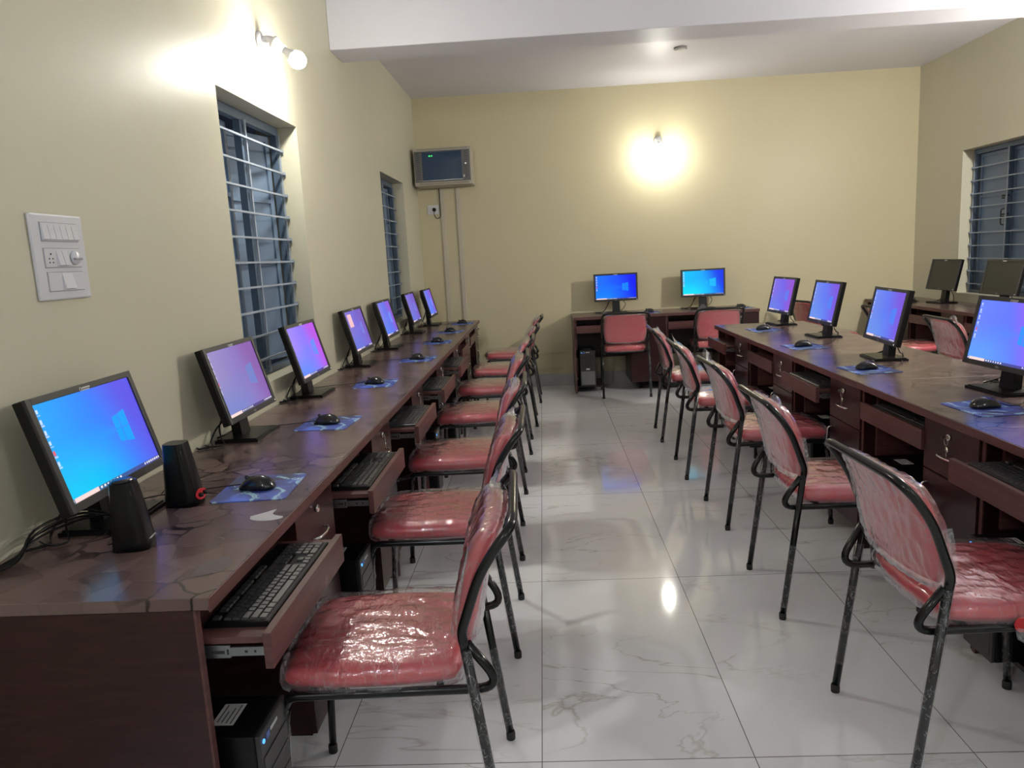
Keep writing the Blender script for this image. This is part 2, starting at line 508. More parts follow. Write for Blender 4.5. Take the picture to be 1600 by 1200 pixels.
def wall_with_holes(name, axis, a0, a1, fixed0, fixed1, z1, holes, mat):
    """wall along axis ('y' or 'x') with rectangular holes [(lo, hi, zlo, zhi)]"""
    mb = MB()

    def bx(lo, hi, z0, zz):
        if axis == 'y': mb.box(fixed0, fixed1, lo, hi, z0, zz)
        else: mb.box(lo, hi, fixed0, fixed1, z0, zz)
    p = a0
    for lo, hi, zl, zh in sorted(holes):
        bx(p, lo, 0, z1); bx(lo, hi, 0, zl); bx(lo, hi, zh, z1); p = hi
    bx(p, a1, 0, z1)
    return tag(mb.obj(name, mat), kind='structure')


WIN_L = [(3.15, 4.17, 0.91, 2.18), (6.29, 7.33, 0.91, 2.18)]
WIN_R = [(6.30, 7.34, 0.87, 2.18), (3.15, 4.17, 0.87, 2.18)]
wall_with_holes('wall_left', 'y', YF - TH, YB + TH, XL - TH, XL, ZC, WIN_L, M_WALL)
wall_with_holes('wall_right', 'y', YF - TH, YB + TH, XR, XR + TH, ZC, WIN_R, M_WALL)
wall_with_holes('wall_back', 'x', XL, XR, YB, YB + TH, ZC, [], M_WALLB)
wall_with_holes('wall_front', 'x', XL, XR, YF - TH, YF, ZC, [], M_WALL)
tag(MB().box(XL - TH, XR + TH, YF - TH, YB + TH, -0.1, 0).obj('floor', M_FLOOR), kind='structure')
tag(MB().box(XL - TH, XR + TH, YF - TH, YB + TH, ZC, ZC + 0.12).obj('ceiling', M_CEIL), kind='structure')
tag(MB().box(XL, XR, 5.02, 5.34, 2.79, ZC, 0.006).obj('trim_1', M_CEIL), kind='structure')       # the beam
tag(MB().box(XL + 0.0, XR, YB - 0.012, YB, 0, 0.13, 0.002).obj('baseboard_back', M_SKIRT), kind='structure')
tag(MB().box(XL, XL + 0.012, YF, YB - 0.012, 0, 0.13, 0.002).obj('baseboard_left', M_SKIRT), kind='structure')
tag(MB().box(XR - 0.012, XR, YF, YB - 0.012, 0, 0.13, 0.002).obj('baseboard_right', M_SKIRT), kind='structure')


def window(name, side, y0, y1, z0, z1, ajar=0.0, latches=False):
    """steel shutter window with an inner grille; built at x=0 facing +x, moved to its wall"""
    e = tag(empty(name), kind='structure')
    W = y1 - y0
    fr = MB()
    for a, b, c, d in ((0, 0.035, z0, z1), (W - 0.035, W, z0, z1), (0.035, W - 0.035, z0, z0 + 0.03), (0.035, W - 0.035, z1 - 0.045, z1)):
        fr.box(-0.035, 0.0, a, b, c, d, 0.002)
    fr.box(-0.035, 0.0, W / 2 - 0.018, W / 2 + 0.018, z0 + 0.03, z1 - 0.045, 0.002)
    fr.obj('window_frame', M_SLATED, e)
    g = MB()
    k = 0
    z = z0 + 0.085
    while z < z1 - 0.06:
        g.box(0.012, 0.024, 0.003, W - 0.003, z - 0.0045, z + 0.0045)
        for yy in (0.006, W - 0.012): g.box(0.0, 0.024, yy, yy + 0.006, z - 0.012, z + 0.012)
        z += 0.1175
    g.box(0.004, 0.012, W / 2 + 0.012, W / 2 + 0.026, z0 + 0.01, z1 - 0.04)
    for yy in (0.02, W - 0.028): g.box(0.004, 0.012, yy, yy + 0.008, z0 + 0.01, z1 - 0.04)
    g.obj('grille', M_GRILLE, e)
    for s, (a, b) in enumerate(((0.036, W / 2 - 0.002), (W / 2 + 0.002, W - 0.036))):
        sh = MB()
        hinge = a if s == 0 else b
        L_ = b - a
        q = MB()
        q.box(0, L_, -0.003, 0.003, z0 + 0.035, z1 - 0.05)
        for c0, c1, d0, d1 in ((0, 0.03, z0 + 0.035, z1 - 0.05), (L_ - 0.03, L_, z0 + 0.035, z1 - 0.05), (0.03, L_ - 0.03, z0 + 0.035, z0 + 0.065), (0.03, L_ - 0.03, z1 - 0.08, z1 - 0.05), (0.03, L_ - 0.03, z0 + 0.55, z0 + 0.575), (0.03, L_ - 0.03, z0 + 0.87, z0 + 0.89)):
            q.box(c0, c1, 0.003, 0.014, d0, d1, 0.001)
        ang = ajar if s == 1 else ajar * 0.25
        # local length runs along +y for the first leaf, -y for the second
        if s == 0: M = Matrix.Translation((-0.055, a, 0)) @ Matrix.Rotation(ang, 4, 'Z') @ Matrix(((0, 1, 0, 0), (1, 0, 0, 0), (0, 0, 1, 0), (0, 0, 0, 1)))
        else: M = Matrix.Translation((-0.055, b, 0)) @ Matrix.Rotation(-ang, 4, 'Z') @ Matrix(((0, 1, 0, 0), (-1, 0, 0, 0), (0, 0, 1, 0), (0, 0, 0, 1)))
        q.v = [tuple(M @ Vector(p)) for p in q.v]
        fix_normals(q.obj('shutter', M_SLATE, e))
    hd = MB()
    hy = 0.09 if not latches else W / 2 - 0.06
    hd.tube(smooth_path([(-0.03, hy, z0 + 0.75), (0.0, hy, z0 + 0.74), (0.003, hy, z0 + 0.68), (0.0, hy, z0 + 0.62), (-0.03, hy, z0 + 0.61)]), 0.005, 8)
    hd.obj('pull_handle', M_SLATED if not latches else M_VENT, e)
    if latches:
        for zz in (z0 + 0.86, z0 + 0.70):
            lt = MB().box(-0.01, 0.004, W / 2 - 0.06, W / 2 + 0.03, zz - 0.008, zz + 0.008).cyl((-0.01, W / 2 - 0.04, zz - 0.02), (0.012, W / 2 - 0.04, zz - 0.02), 0.006, 8)
            lt.obj('latch', M_VENT, e)
    if side == 'L': e.location = (XL - 0.105, y0, 0)
    else:
        e.location = (XR + 0.105, y1, 0); e.rotation_euler = (0, 0, PI)
    return e


window('window_1', 'L', *WIN_L[0], ajar=0.30)
window('window_2', 'L', *WIN_L[1], ajar=0.12)
window('window_3', 'R', *WIN_R[0], latches=True)
window('window_4', 'R', *WIN_R[1], latches=True)


# ------------------------------------------------------------------ wall lamps
def wall_lamp(loc, rz, label, bulb_mat):
    """local +y points out of the wall"""
    e = empty('wall_lamp', loc, rz)
    tag(e, label, 'lamp')
    b = MB().lathe([(0.0, 0), (0.042, 0), (0.044, 0.006), (0.038, 0.016), (0.03, 0.02), (0, 0.02)], Matrix.Rotation(-PI / 2, 4, 'X'))
    b.obj('wall_plate', M_WHITEP, e)
    d = Vector((0, math.sin(math.radians(50)), -math.cos(math.radians(50))))
    R = d.to_track_quat('Z', 'Y').to_matrix().to_4x4()
    MB().tube(smooth_path([(0, 0.016, 0), (0, 0.05, 0.004), (0, 0.075, -0.010)]), 0.017, 12).obj('angle_neck', M_WHITEP, e)
    hM = Matrix.Translation((0, 0.070, -0.008)) @ R
    MB().lathe([(0.030, 0), (0.031, 0.012), (0.024, 0.028), (0.020, 0.05), (0.021, 0.062), (0.016, 0.064)], hM).obj('bulb_holder', M_WHITEP, e)
    bM = Matrix.Translation(Vector((0, 0.070, -0.008)) + d * 0.055) @ R
    MB().lathe([(0.013, 0), (0.014, 0.015), (0.022, 0.035), (0.030, 0.050), (0.034, 0.060)], bM).obj('bulb_collar', M_WHITEP, e)
    prof = [(0.034, 0.060), (0.039, 0.072), (0.041, 0.085), (0.038, 0.099), (0.030, 0.113), (0.018, 0.122), (0.002, 0.126)]
    MB().lathe(prof, bM, 16).obj('bulb', bulb_mat, e)
    return e


wall_lamp((XL, 3.72, 2.50), -PI / 2, 'lit bulb in an angled white holder above the near barred window on the side wall', M_BULB)
wall_lamp((1.272, YB, 2.555), PI, 'lit bulb in a white holder alone on the yellow back wall', M_BULBB)
wall_lamp((XR, 4.60, 2.50), PI / 2, 'lit bulb in a white holder on the far side wall before its window', M_BULBF)
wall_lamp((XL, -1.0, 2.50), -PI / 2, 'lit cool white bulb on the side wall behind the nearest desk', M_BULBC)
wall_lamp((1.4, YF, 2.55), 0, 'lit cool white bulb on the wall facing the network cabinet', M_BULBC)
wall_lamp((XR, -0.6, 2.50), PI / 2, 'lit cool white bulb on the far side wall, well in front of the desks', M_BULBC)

# ------------------------------------------------------------------ ceiling box
e = tag(empty('ceiling_junction_box', (1.27, 6.85, ZC)), 'round white junction box set in the ceiling beyond the beam', 'junction box')
MB().lathe([(0.0, 0.0), (0.056, 0.0), (0.058, -0.012), (0.052, -0.014), (0.0, -0.014)]).obj('rim', simple('rim_grey', (0.3, 0.29, 0.27), 0.5), e)
MB().lathe([(0.0, -0.0135), (0.045, -0.0135), (0.044, -0.019), (0.0, -0.020)]).obj('cover', M_CEILBOX, e)

# ------------------------------------------------------------------ switchboard on the side wall
e = tag(empty('switchboard', (XL, 1.982, 1.487)), 'white modular switchboard with a socket and switches on the side wall above the nearest monitor', 'switchboard')
fix_normals(MB().box(0, 0.012, -0.108, 0.108, -0.112, 0.112, 0.005).obj('plate', M_WHITEP, e))
grey = simple('shadow_gap_plastic', (0.33, 0.33, 0.36), 0.4)
for (y0, y1, z0, z1, nm) in ((-0.075, 0.075, 0.042, 0.088, 'module_row'), (-0.075, 0.075, -0.026, 0.022, 'module_row'), (-0.072, 0.074, -0.088, -0.040, 'module_row')):
    MB().box(0.012, 0.0135, y0 - 0.002, y1 + 0.002, z0 - 0.002, z1 + 0.002).obj('gap_line', grey, e)
    MB().box(0.0125, 0.0155, y0, y1, z0, z1, 0.001).obj(nm, M_WHITEP, e)
for k in range(6):
    y = -0.0625 + k * 0.025
    q = MB().add([(0.0155, y - 0.0115, 0.044), (0.0155, y + 0.0115, 0.044), (0.0155, y - 0.0115, 0.086), (0.0155, y + 0.0115, 0.086), (0.021, y - 0.0115, 0.046), (0.021, y + 0.0115, 0.046)],
                 [(0, 1, 5, 4), (4, 5, 3, 2), (0, 4, 2), (1, 3, 5)])
    q.obj('rocker_switch', M_WHITEP, e)
for (y, z) in ((-0.052, 0.008), (-0.060, -0.004), (-0.046, -0.004), (-0.060, -0.014), (-0.046, -0.014)):
    MB().cyl((0.0150, y, z), (0.0160, y, z), 0.0028 if z > 0 else 0.0022, 10).obj('socket_hole', M_VENT, e)
for (y, z) in ((-0.018, -0.002), (0.006, -0.002), (-0.006, -0.064), (0.016, -0.064)):
    q = MB().add([(0.0155, y - 0.011, z - 0.021), (0.0155, y + 0.011, z - 0.021), (0.0155, y - 0.011, z + 0.021), (0.0155, y + 0.011, z + 0.021), (0.024, y - 0.011, z - 0.019), (0.024, y + 0.011, z - 0.019)],
                 [(0, 1, 5, 4), (4, 5, 3, 2), (0, 4, 2), (1, 3, 5)])
    q.obj('rocker_switch', M_WHITEP, e)
MB().lathe([(0.0, 0), (0.019, 0), (0.019, 0.004), (0.015, 0.010), (0.0, 0.011)], Matrix.Translation((0.0155, 0.045, -0.002)) @ Matrix.Rotation(PI / 2, 4, 'Y')).obj('fan_regulator_knob', M_WHITEP, e)
MB().box(0.024, 0.030, 0.028, 0.062, -0.008, -0.002, 0.001).obj('knob_pointer', grey, e)

# ------------------------------------------------------------------ network cabinet in the corner
RK0, RK1, RZ0, RZ1, RD = -1.262, -0.672, 2.195, 2.565, 0.33
ry = YB - RD
e = tag(empty('network_cabinet', (0, 0, 0)), 'wall mounted beige network cabinet with dark glass door in the back corner', 'network cabinet')
MB().box(RK0, RK1, ry, YB - 0.001, RZ0, RZ1, 0.004).obj('casing', M_RACK, e)
dr = MB().box(RK0 + 0.012, RK1 - 0.012, ry - 0.014, ry, RZ0 + 0.035, RZ1 - 0.03, 0.003).obj('door', M_RACKD, e)
MB().box(RK0 + 0.09, RK1 - 0.095, ry - 0.018, ry - 0.013, RZ0 + 0.05, RZ1 - 0.042).obj('glass_pane', M_GLASS, dr)
MB().box(RK0 + 0.085, RK1 - 0.09, ry - 0.020, ry - 0.015, RZ0 + 0.044, RZ0 + 0.050).obj('pane_rim', M_ZINC, dr)
v = MB()
for k in range(13):
    z = RZ0 + 0.06 + k * 0.021
    for x0 in (RK0 + 0.03, RK1 - 0.07):
        v.add([(x0, ry - 0.0147, z), (x0 + 0.035, ry - 0.0147, z + 0.010), (x0 + 0.035, ry - 0.0147, z + 0.015), (x0, ry - 0.0147, z + 0.005)], [(0, 1, 2, 3)])
v.obj('door_vent', M_VENT, dr)
M_VS = simple('vent_shadow', (0.14, 0.13, 0.11), 0.7)
for za, zb in ((RZ0 + 0.008, RZ0 + 0.026), (RZ1 - 0.018, RZ1 - 0.008)):
    v = MB()
    for k in range(40):
        x = RK0 + 0.05 + k * 0.0128
        v.box(x, x + 0.006, ry - 0.0006, ry + 0.001, za, zb)
    v.obj('casing_vent', M_VS, e)
MB().cyl((RK1 - 0.055, ry - 0.014, RZ0 + 0.20), (RK1 - 0.055, ry - 0.022, RZ0 + 0.20), 0.009, 14).obj('lock', M_CHROME, dr)
MB().box(RK1 - 0.085, RK1 - 0.070, ry - 0.0155, ry - 0.0142, RZ0 + 0.065, RZ0 + 0.090).obj('sticker', M_LABEL, dr)
tag(MB().box(RK0 + 0.16, RK0 + 0.178, ry - 0.0195, ry - 0.018, RZ1 - 0.088, RZ1 - 0.074).box(RK0 + 0.185, RK0 + 0.20, ry - 0.0195, ry - 0.018, RZ1 - 0.086, RZ1 - 0.074).obj('indicator_light', M_LEDG, dr), 'green indicator lights')
for i, (x, lb) in enumerate(((-1.033, 'beige plastic trunking running down the back wall beside the corner socket'), (-0.862, 'beige plastic trunking running down the back wall, the one farther from the corner'))):
    t = tag(empty('cable_trunking', (x, YB, 0)), lb, 'cable trunking', 'trunking below the network cabinet')
    MB().box(-0.024, 0.024, -0.016, 0.0, 0.40, RZ0, 0.002).obj('channel', M_TRUNK, t)
    MB().box(-0.019, 0.019, -0.0185, -0.016, 0.40, RZ0, 0.001).obj('lid', M_TRUNK, t)
for z, lb in ((0.375, 'upper of the two thin cream conduits running low along the back wall'), (0.21, 'lower of the two thin cream conduits running low along the back wall')):
    tag(MB().box(XL + 0.62, 0.29, YB - 0.016, YB, z - 0.012, z + 0.010, 0.002).obj('wall_conduit', M_WALLB), lb, 'conduit', 'low conduits on the back wall')
e = tag(empty('wall_socket', (-1.137, YB, 1.972)), 'white wall socket with a black plug below the network cabinet', 'socket')
MB().box(-0.060, 0.060, -0.012, 0, -0.048, 0.050, 0.003).obj('plate', M_WHITEP, e)
MB().box(0.022, 0.040, -0.017, -0.011, -0.020, 0.022, 0.002).obj('rocker_switch', M_WHITEP, e)
e = tag(empty('power_plug', (-1.125, YB - 0.012, 1.972)), 'black power plug with a looped cord in the corner wall socket', 'plug')
MB().lathe([(0.0, 0), (0.019, 0), (0.021, 0.01), (0.017, 0.026), (0.008, 0.034), (0, 0.035)], Matrix.Rotation(PI / 2, 4, 'X')).obj('plug_body', M_BLACKP, e)
MB().tube(smooth_path([(0, -0.03, -0.01), (0.0, -0.034, -0.05), (0.02, -0.03, -0.09), (0.055, -0.025, -0.085), (0.066, -0.02, -0.05), (0.064, -0.008, 0.10), (0.064, -0.006, 0.215)]), 0.004, 8).obj('cord', M_BLACKP, e)


# ================================================================== desks
def make_desk(depth, tray_out, label, group, keys=True, wrap=False, lip_wrap=False):
    """local x: 0..UW from the user's left to right, y: 0 at the front edge to depth at the back"""
    W = UW - 0.0006
    e = empty('computer_desk')
    tag(e, label, 'desk', group)
    MB().box(0, W, 0.004, depth, DH - 0.026, DH, 0.0015).obj('desktop', M_TOP, e)
    MB().box(0, W, 0, 0.004, DH - 0.03, DH - 0.0012, 0.0005).obj('edge_band', M_WOODE, e)
    MB().box(0.0, 0.017, 0.036, depth - 0.01, 0.0, DH - 0.026).obj('side_panel', M_WOOD, e)
    MB().box(W - 0.017, W, 0.036, depth - 0.01, 0.0, DH - 0.026).obj('side_panel', M_WOOD, e)
    MB().box(0.0, 0.017, 0.031, 0.036, 0.0, DH - 0.026).obj('panel_edge', M_WOODE, e)
    MB().box(0.019, 0.034, 0.085, depth - 0.03, 0.45, DH - 0.026).obj('runner_panel', M_WOODE, e)
    MB().box(0.017, W - 0.017, depth - 0.03, depth - 0.015, 0.30, DH - 0.026).obj('back_panel', M_WOODD, e)
    cx = 0.575
    MB().box(cx, cx + 0.016, 0.036, depth - 0.03, 0.09, DH - 0.026).obj('cabinet_side', M_WOOD, e)
    MB().box(cx + 0.016, W - 0.017, 0.05, depth - 0.03, 0.09, 0.105).obj('cabinet_floor', M_WOODD, e)
    MB().box(0.036, 0.30, 0.06, 0.5, 0.055, 0.072).obj('cpu_shelf', M_WOODD, e)
    MB().box(0.018, 0.036, 0.08, 0.5, 0.03, 0.072).obj('shelf_batten', M_WOODD, e)
    # drawer and door
    dw = MB().box(cx + 0.001, W - 0.002, 0.022, 0.038, 0.562, DH - 0.034, 0.0012).obj('drawer', M_WOOD, e)
    do = MB().box(cx + 0.001, W - 0.002, 0.022, 0.038, 0.095, 0.557, 0.0012).obj('door', M_WOOD, e)
    hx = (cx + W) / 2

    def bow(a, b, out):
        a, b = Vector(a), Vector(b)
        mid = (a + b) / 2 + Vector((0, -out, 0))
        d = (b - a) * 0.22
        return smooth_path([a, a + Vector((0, -out * 0.75, 0)) + d * 0.3, mid - d * 0.4, mid + d * 0.4, b + Vector((0, -out * 0.75, 0)) - d * 0.3, b], 5)
    MB().tube(bow((hx - 0.055, 0.022, 0.640), (hx + 0.055, 0.022, 0.640), 0.026), 0.0042, 8).obj('handle', M_CHROME, dw)
    MB().tube(bow((cx + 0.035, 0.022, 0.40), (cx + 0.035, 0.022, 0.51), 0.026), 0.0042, 8).obj('handle', M_CHROME, do)
    lk = MB().cyl((hx, 0.022, 0.715), (hx, 0.012, 0.715), 0.011, 16).obj('lock', M_CHROME, dw)
    if keys:
        k = MB()
        ring = [(hx + 0.012 * math.cos(t), 0.008, 0.700 + 0.014 * math.sin(t)) for t in [2 * PI * i / 12 for i in range(13)]]
        k.tube(ring, 0.001, 6, cap=False)
        k.box(hx - 0.001, hx + 0.001, -0.008, 0.012, 0.708, 0.722)
        k.lathe([(0.0, 0), (0.011, 0), (0.011, 0.0018), (0, 0.0018)], Matrix.Translation((hx + 0.006, 0.008, 0.672)) @ Matrix.Rotation(PI / 2, 4, 'X'), 14)
        k.box(hx + 0.003, hx + 0.009, 0.0062, 0.0078, 0.640, 0.664)
        fix_normals(k.obj('key', M_SCREW, dw))
    # keyboard tray
    ty = 0.012 - tray_out
    tr = MB().box(0.036, 0.570, ty + 0.018, ty + 0.36, 0.672, 0.686, 0.001).obj('keyboard_tray', M_WOODE, e)
    MB().box(0.022, 0.573, ty, ty + 0.018, 0.622, 0.700, 0.0015).obj('tray_front', M_WOODE, tr)
    for x0 in (0.0365, 0.5555):
        sg = -1 if x0 < 0.3 else 1                       # outward side of the tray
        s = MB().box(x0, x0 + 0.005, -0.012 if tray_out > 0.05 else 0.045, 0.36, 0.640, 0.668, 0.001)
        s.box(x0 + 0.001, x0 + 0.006, ty + 0.02, ty + 0.34, 0.644, 0.663)
        rail = s.obj('slide_rail', M_ZINC, tr)
        if tray_out > 0.05:
            xo = x0 if sg < 0 else x0 + 0.005
            h = MB().box(xo - 0.0006, xo + 0.0006, 0.000, 0.028, 0.650, 0.657)
            h.box(xo - 0.0006, xo + 0.0006, -0.009, -0.005, 0.648, 0.660)
            xq = x0 + 0.001 if sg < 0 else x0 + 0.006
            h.box(xq - 0.0006, xq + 0.0006, ty + 0.040, ty + 0.044, 0.651, 0.656).box(xq - 0.0006, xq + 0.0006, ty + 0.058, ty + 0.064, 0.651, 0.656)
            h.obj('slot', M_VENT, rail)
    return e


YL0, YR_TOP = 1.3621, 2.4504 + 4 * UW
tray_L = [0.118, 0.118, 0.115, 0.110, 0.105, 0.02, 0.0]
ordL = ['nearest desk of the long row under the barred windows, its keyboard tray pulled out',
        'second nearest desk of the row under the barred windows, beside the two speakers side',
        'third desk of the window side row, standing below the near barred window',
        'fourth desk of the window side row, midway along the wall',
        'fifth desk of the window side row, just before the slim far window',
        'sixth desk of the window side row, with its keyboard tray shut',
        'last desk of the window side row, ending near the back wall']
ordL[1] = 'second nearest desk of the row under the barred windows, keys hanging in its drawer lock'
for k in range(7):
    d = make_desk(0.598, tray_L[k], ordL[k], 'desks along the barred window wall', keys=(k > 0))
    d.location = (-0.6878, YL0 + k * UW, 0); d.rotation_euler = (0, 0, PI / 2)
tray_R = {0: 0.10, 1: 0.0, 2: 0.06, 3: 0.0, 4: 0.07}
# right row: origin of a unit is its far end
labR = ['nearest desk of the middle row, tray out with a black keyboard',
        'second nearest desk of the middle row, tray shut, keys in the drawer lock',
        'third desk of the middle row, tray slightly out showing its metal slide',
        'fourth desk of the middle row, tray shut, one before the far end',
        'farthest desk of the middle row, its end facing the back wall']
for k in range(5):
    d = make_desk(0.715, tray_R[k], labR[k], 'desks of the middle row', keys=True)
    d.location = (1.3913, 2.4504 + k * UW, 0); d.rotation_euler = (0, 0, -PI / 2)
labB = ['desk against the back wall with the grey fronted computer at its end', 'desk against the back wall nearer the middle row']
for k in range(2):
    d = make_desk(0.58, 0.0, labB[k], 'desks along the back wall', keys=True)
    d.location = (0.295 + k * UW, 7.602, 0)
labF = ['desk in the far corner with a switched off monitor on it', 'desk below the blue shuttered window with a switched off monitor',
        'third desk from the far corner against the far side wall', 'nearest desk of the row against the far side wall']
for k in range(4):
    d = make_desk(0.50, 0.0, labF[k], 'desks along the far side wall', keys=True)
    d.location = (3.43, 8.17 - k * UW, 0); d.rotation_euler = (0, 0, -PI / 2)


# ================================================================== screens
def srgb(c):
    return tuple(((x / 255) / 12.92 if x / 255 <= 0.04045 else ((x / 255 + 0.055) / 1.055) ** 2.4) for x in c)


def lerp(a, b, t):
    t = max(0.0, min(1.0, t)); return tuple(x + (y - x) * t for x, y in zip(a, b))


def sstep(a, b, x):
    t = max(0.0, min(1.0, (x - a) / (b - a))); return t * t * (3 - 2 * t)


def screen_mesh(w_, h_, left, mid, right, low, logo, nu, nv, notepad=False):
    """lit desktop picture: light rays, a four pane window logo, icons and a task bar"""
    left, mid, right, low, logo = map(srgb, (left, mid, right, low, logo))
    me = bpy.data.meshes.new('screen')
    vs = []; cs = []
    rnd = random.Random(3)
    icons = [(0.03, 0.93 - 0.105 * i) for i in range(6)]
    for j in range(nv + 1):
        v = j / nv
        for i in range(nu + 1):
            u = i / nu
            vs.append(((u - 0.5) * w_, 0, (v - 0.5) * h_))
            c = lerp(left, mid, sstep(0.0, 0.55, u))
            c = lerp(c, low, sstep(0.7, 0.0, v) * (1 - sstep(0.2, 0.85, u)) * 0.9)
            c = lerp(c, right, sstep(0.48, 1.0, u + 0.25 * (v - 0.5)))
            # rays leaving the logo towards the left
            dx, dy = 0.72 - u, v - 0.5
            if dx > 0.02:
                s = dy / dx
                ray = max(0, 1 - abs(s) / 0.55)
                c = lerp(c, logo, 0.30 * ray * sstep(0.75, 0.0, dx))
                edge = math.exp(-((abs(s) - 0.5) / 0.05) ** 2) * sstep(0.9, 0.0, dx)
                c = lerp(c, logo, 0.12 * edge)
            # the logo: four panes in slight perspective
            lu = (u - 0.66) / 0.155
            if 0 < lu < 1:
                hh = 0.135 + 0.045 * lu
                lv = (v - 0.5) / hh
                if abs(lv) < 1:
                    if abs(lv) < 0.035 or abs(lu - 0.45) < 0.03: c = lerp(c, mid, 0.6)
                    else: c = lerp(c, logo, 0.85)
            for (a, b) in icons:
                if abs(u - a) < 0.010 and abs(v - b) < 0.022:
                    c = lerp(c, srgb((225, 235, 245)), 0.75)
                    if 0.45 < b < 0.56: c = srgb((230, 90, 90))
                if abs(u - a) < 0.016 and abs(v - b + 0.038) < 0.006: c = lerp(c, (0.9, 0.9, 0.9), 0.5)
            if notepad and 0.12 < u < 0.34 and 0.60 < v < 0.93: c = srgb((240, 190, 200))
            if v < 0.045:
                c = lerp(c, srgb((70, 60, 105)), 0.8)
                if u < 0.022: c = srgb((245, 240, 250)) if 0.010 < v < 0.034 and u > 0.006 else c
                elif 0.03 < u < 0.27: c = srgb((250, 215, 210))
                elif 0.29 < u < 0.52 and (u * 100) % 3.6 < 1.7 and 0.012 < v < 0.034: c = srgb((235, 235, 245))
                elif u > 0.80 and 0.014 < v < 0.032 and (u * 100) % 2.6 < 1.6: c = srgb((225, 225, 240))
            cs += [c[0], c[1], c[2], 1.0]
    fs = [(j * (nu + 1) + i, j * (nu + 1) + i + 1, (j + 1) * (nu + 1) + i + 1, (j + 1) * (nu + 1) + i) for j in range(nv) for i in range(nu)]
    me.from_pydata(vs, [], fs)
    ca = me.color_attributes.new('picture', 'FLOAT_COLOR', 'POINT')
    ca.data.foreach_set('color', cs)
    me.materials.append(M_SCREEN)
    return me


SW, SH = 0.422, 0.250    # lit area
MW, MH = 0.458, 0.288    # outer bezel


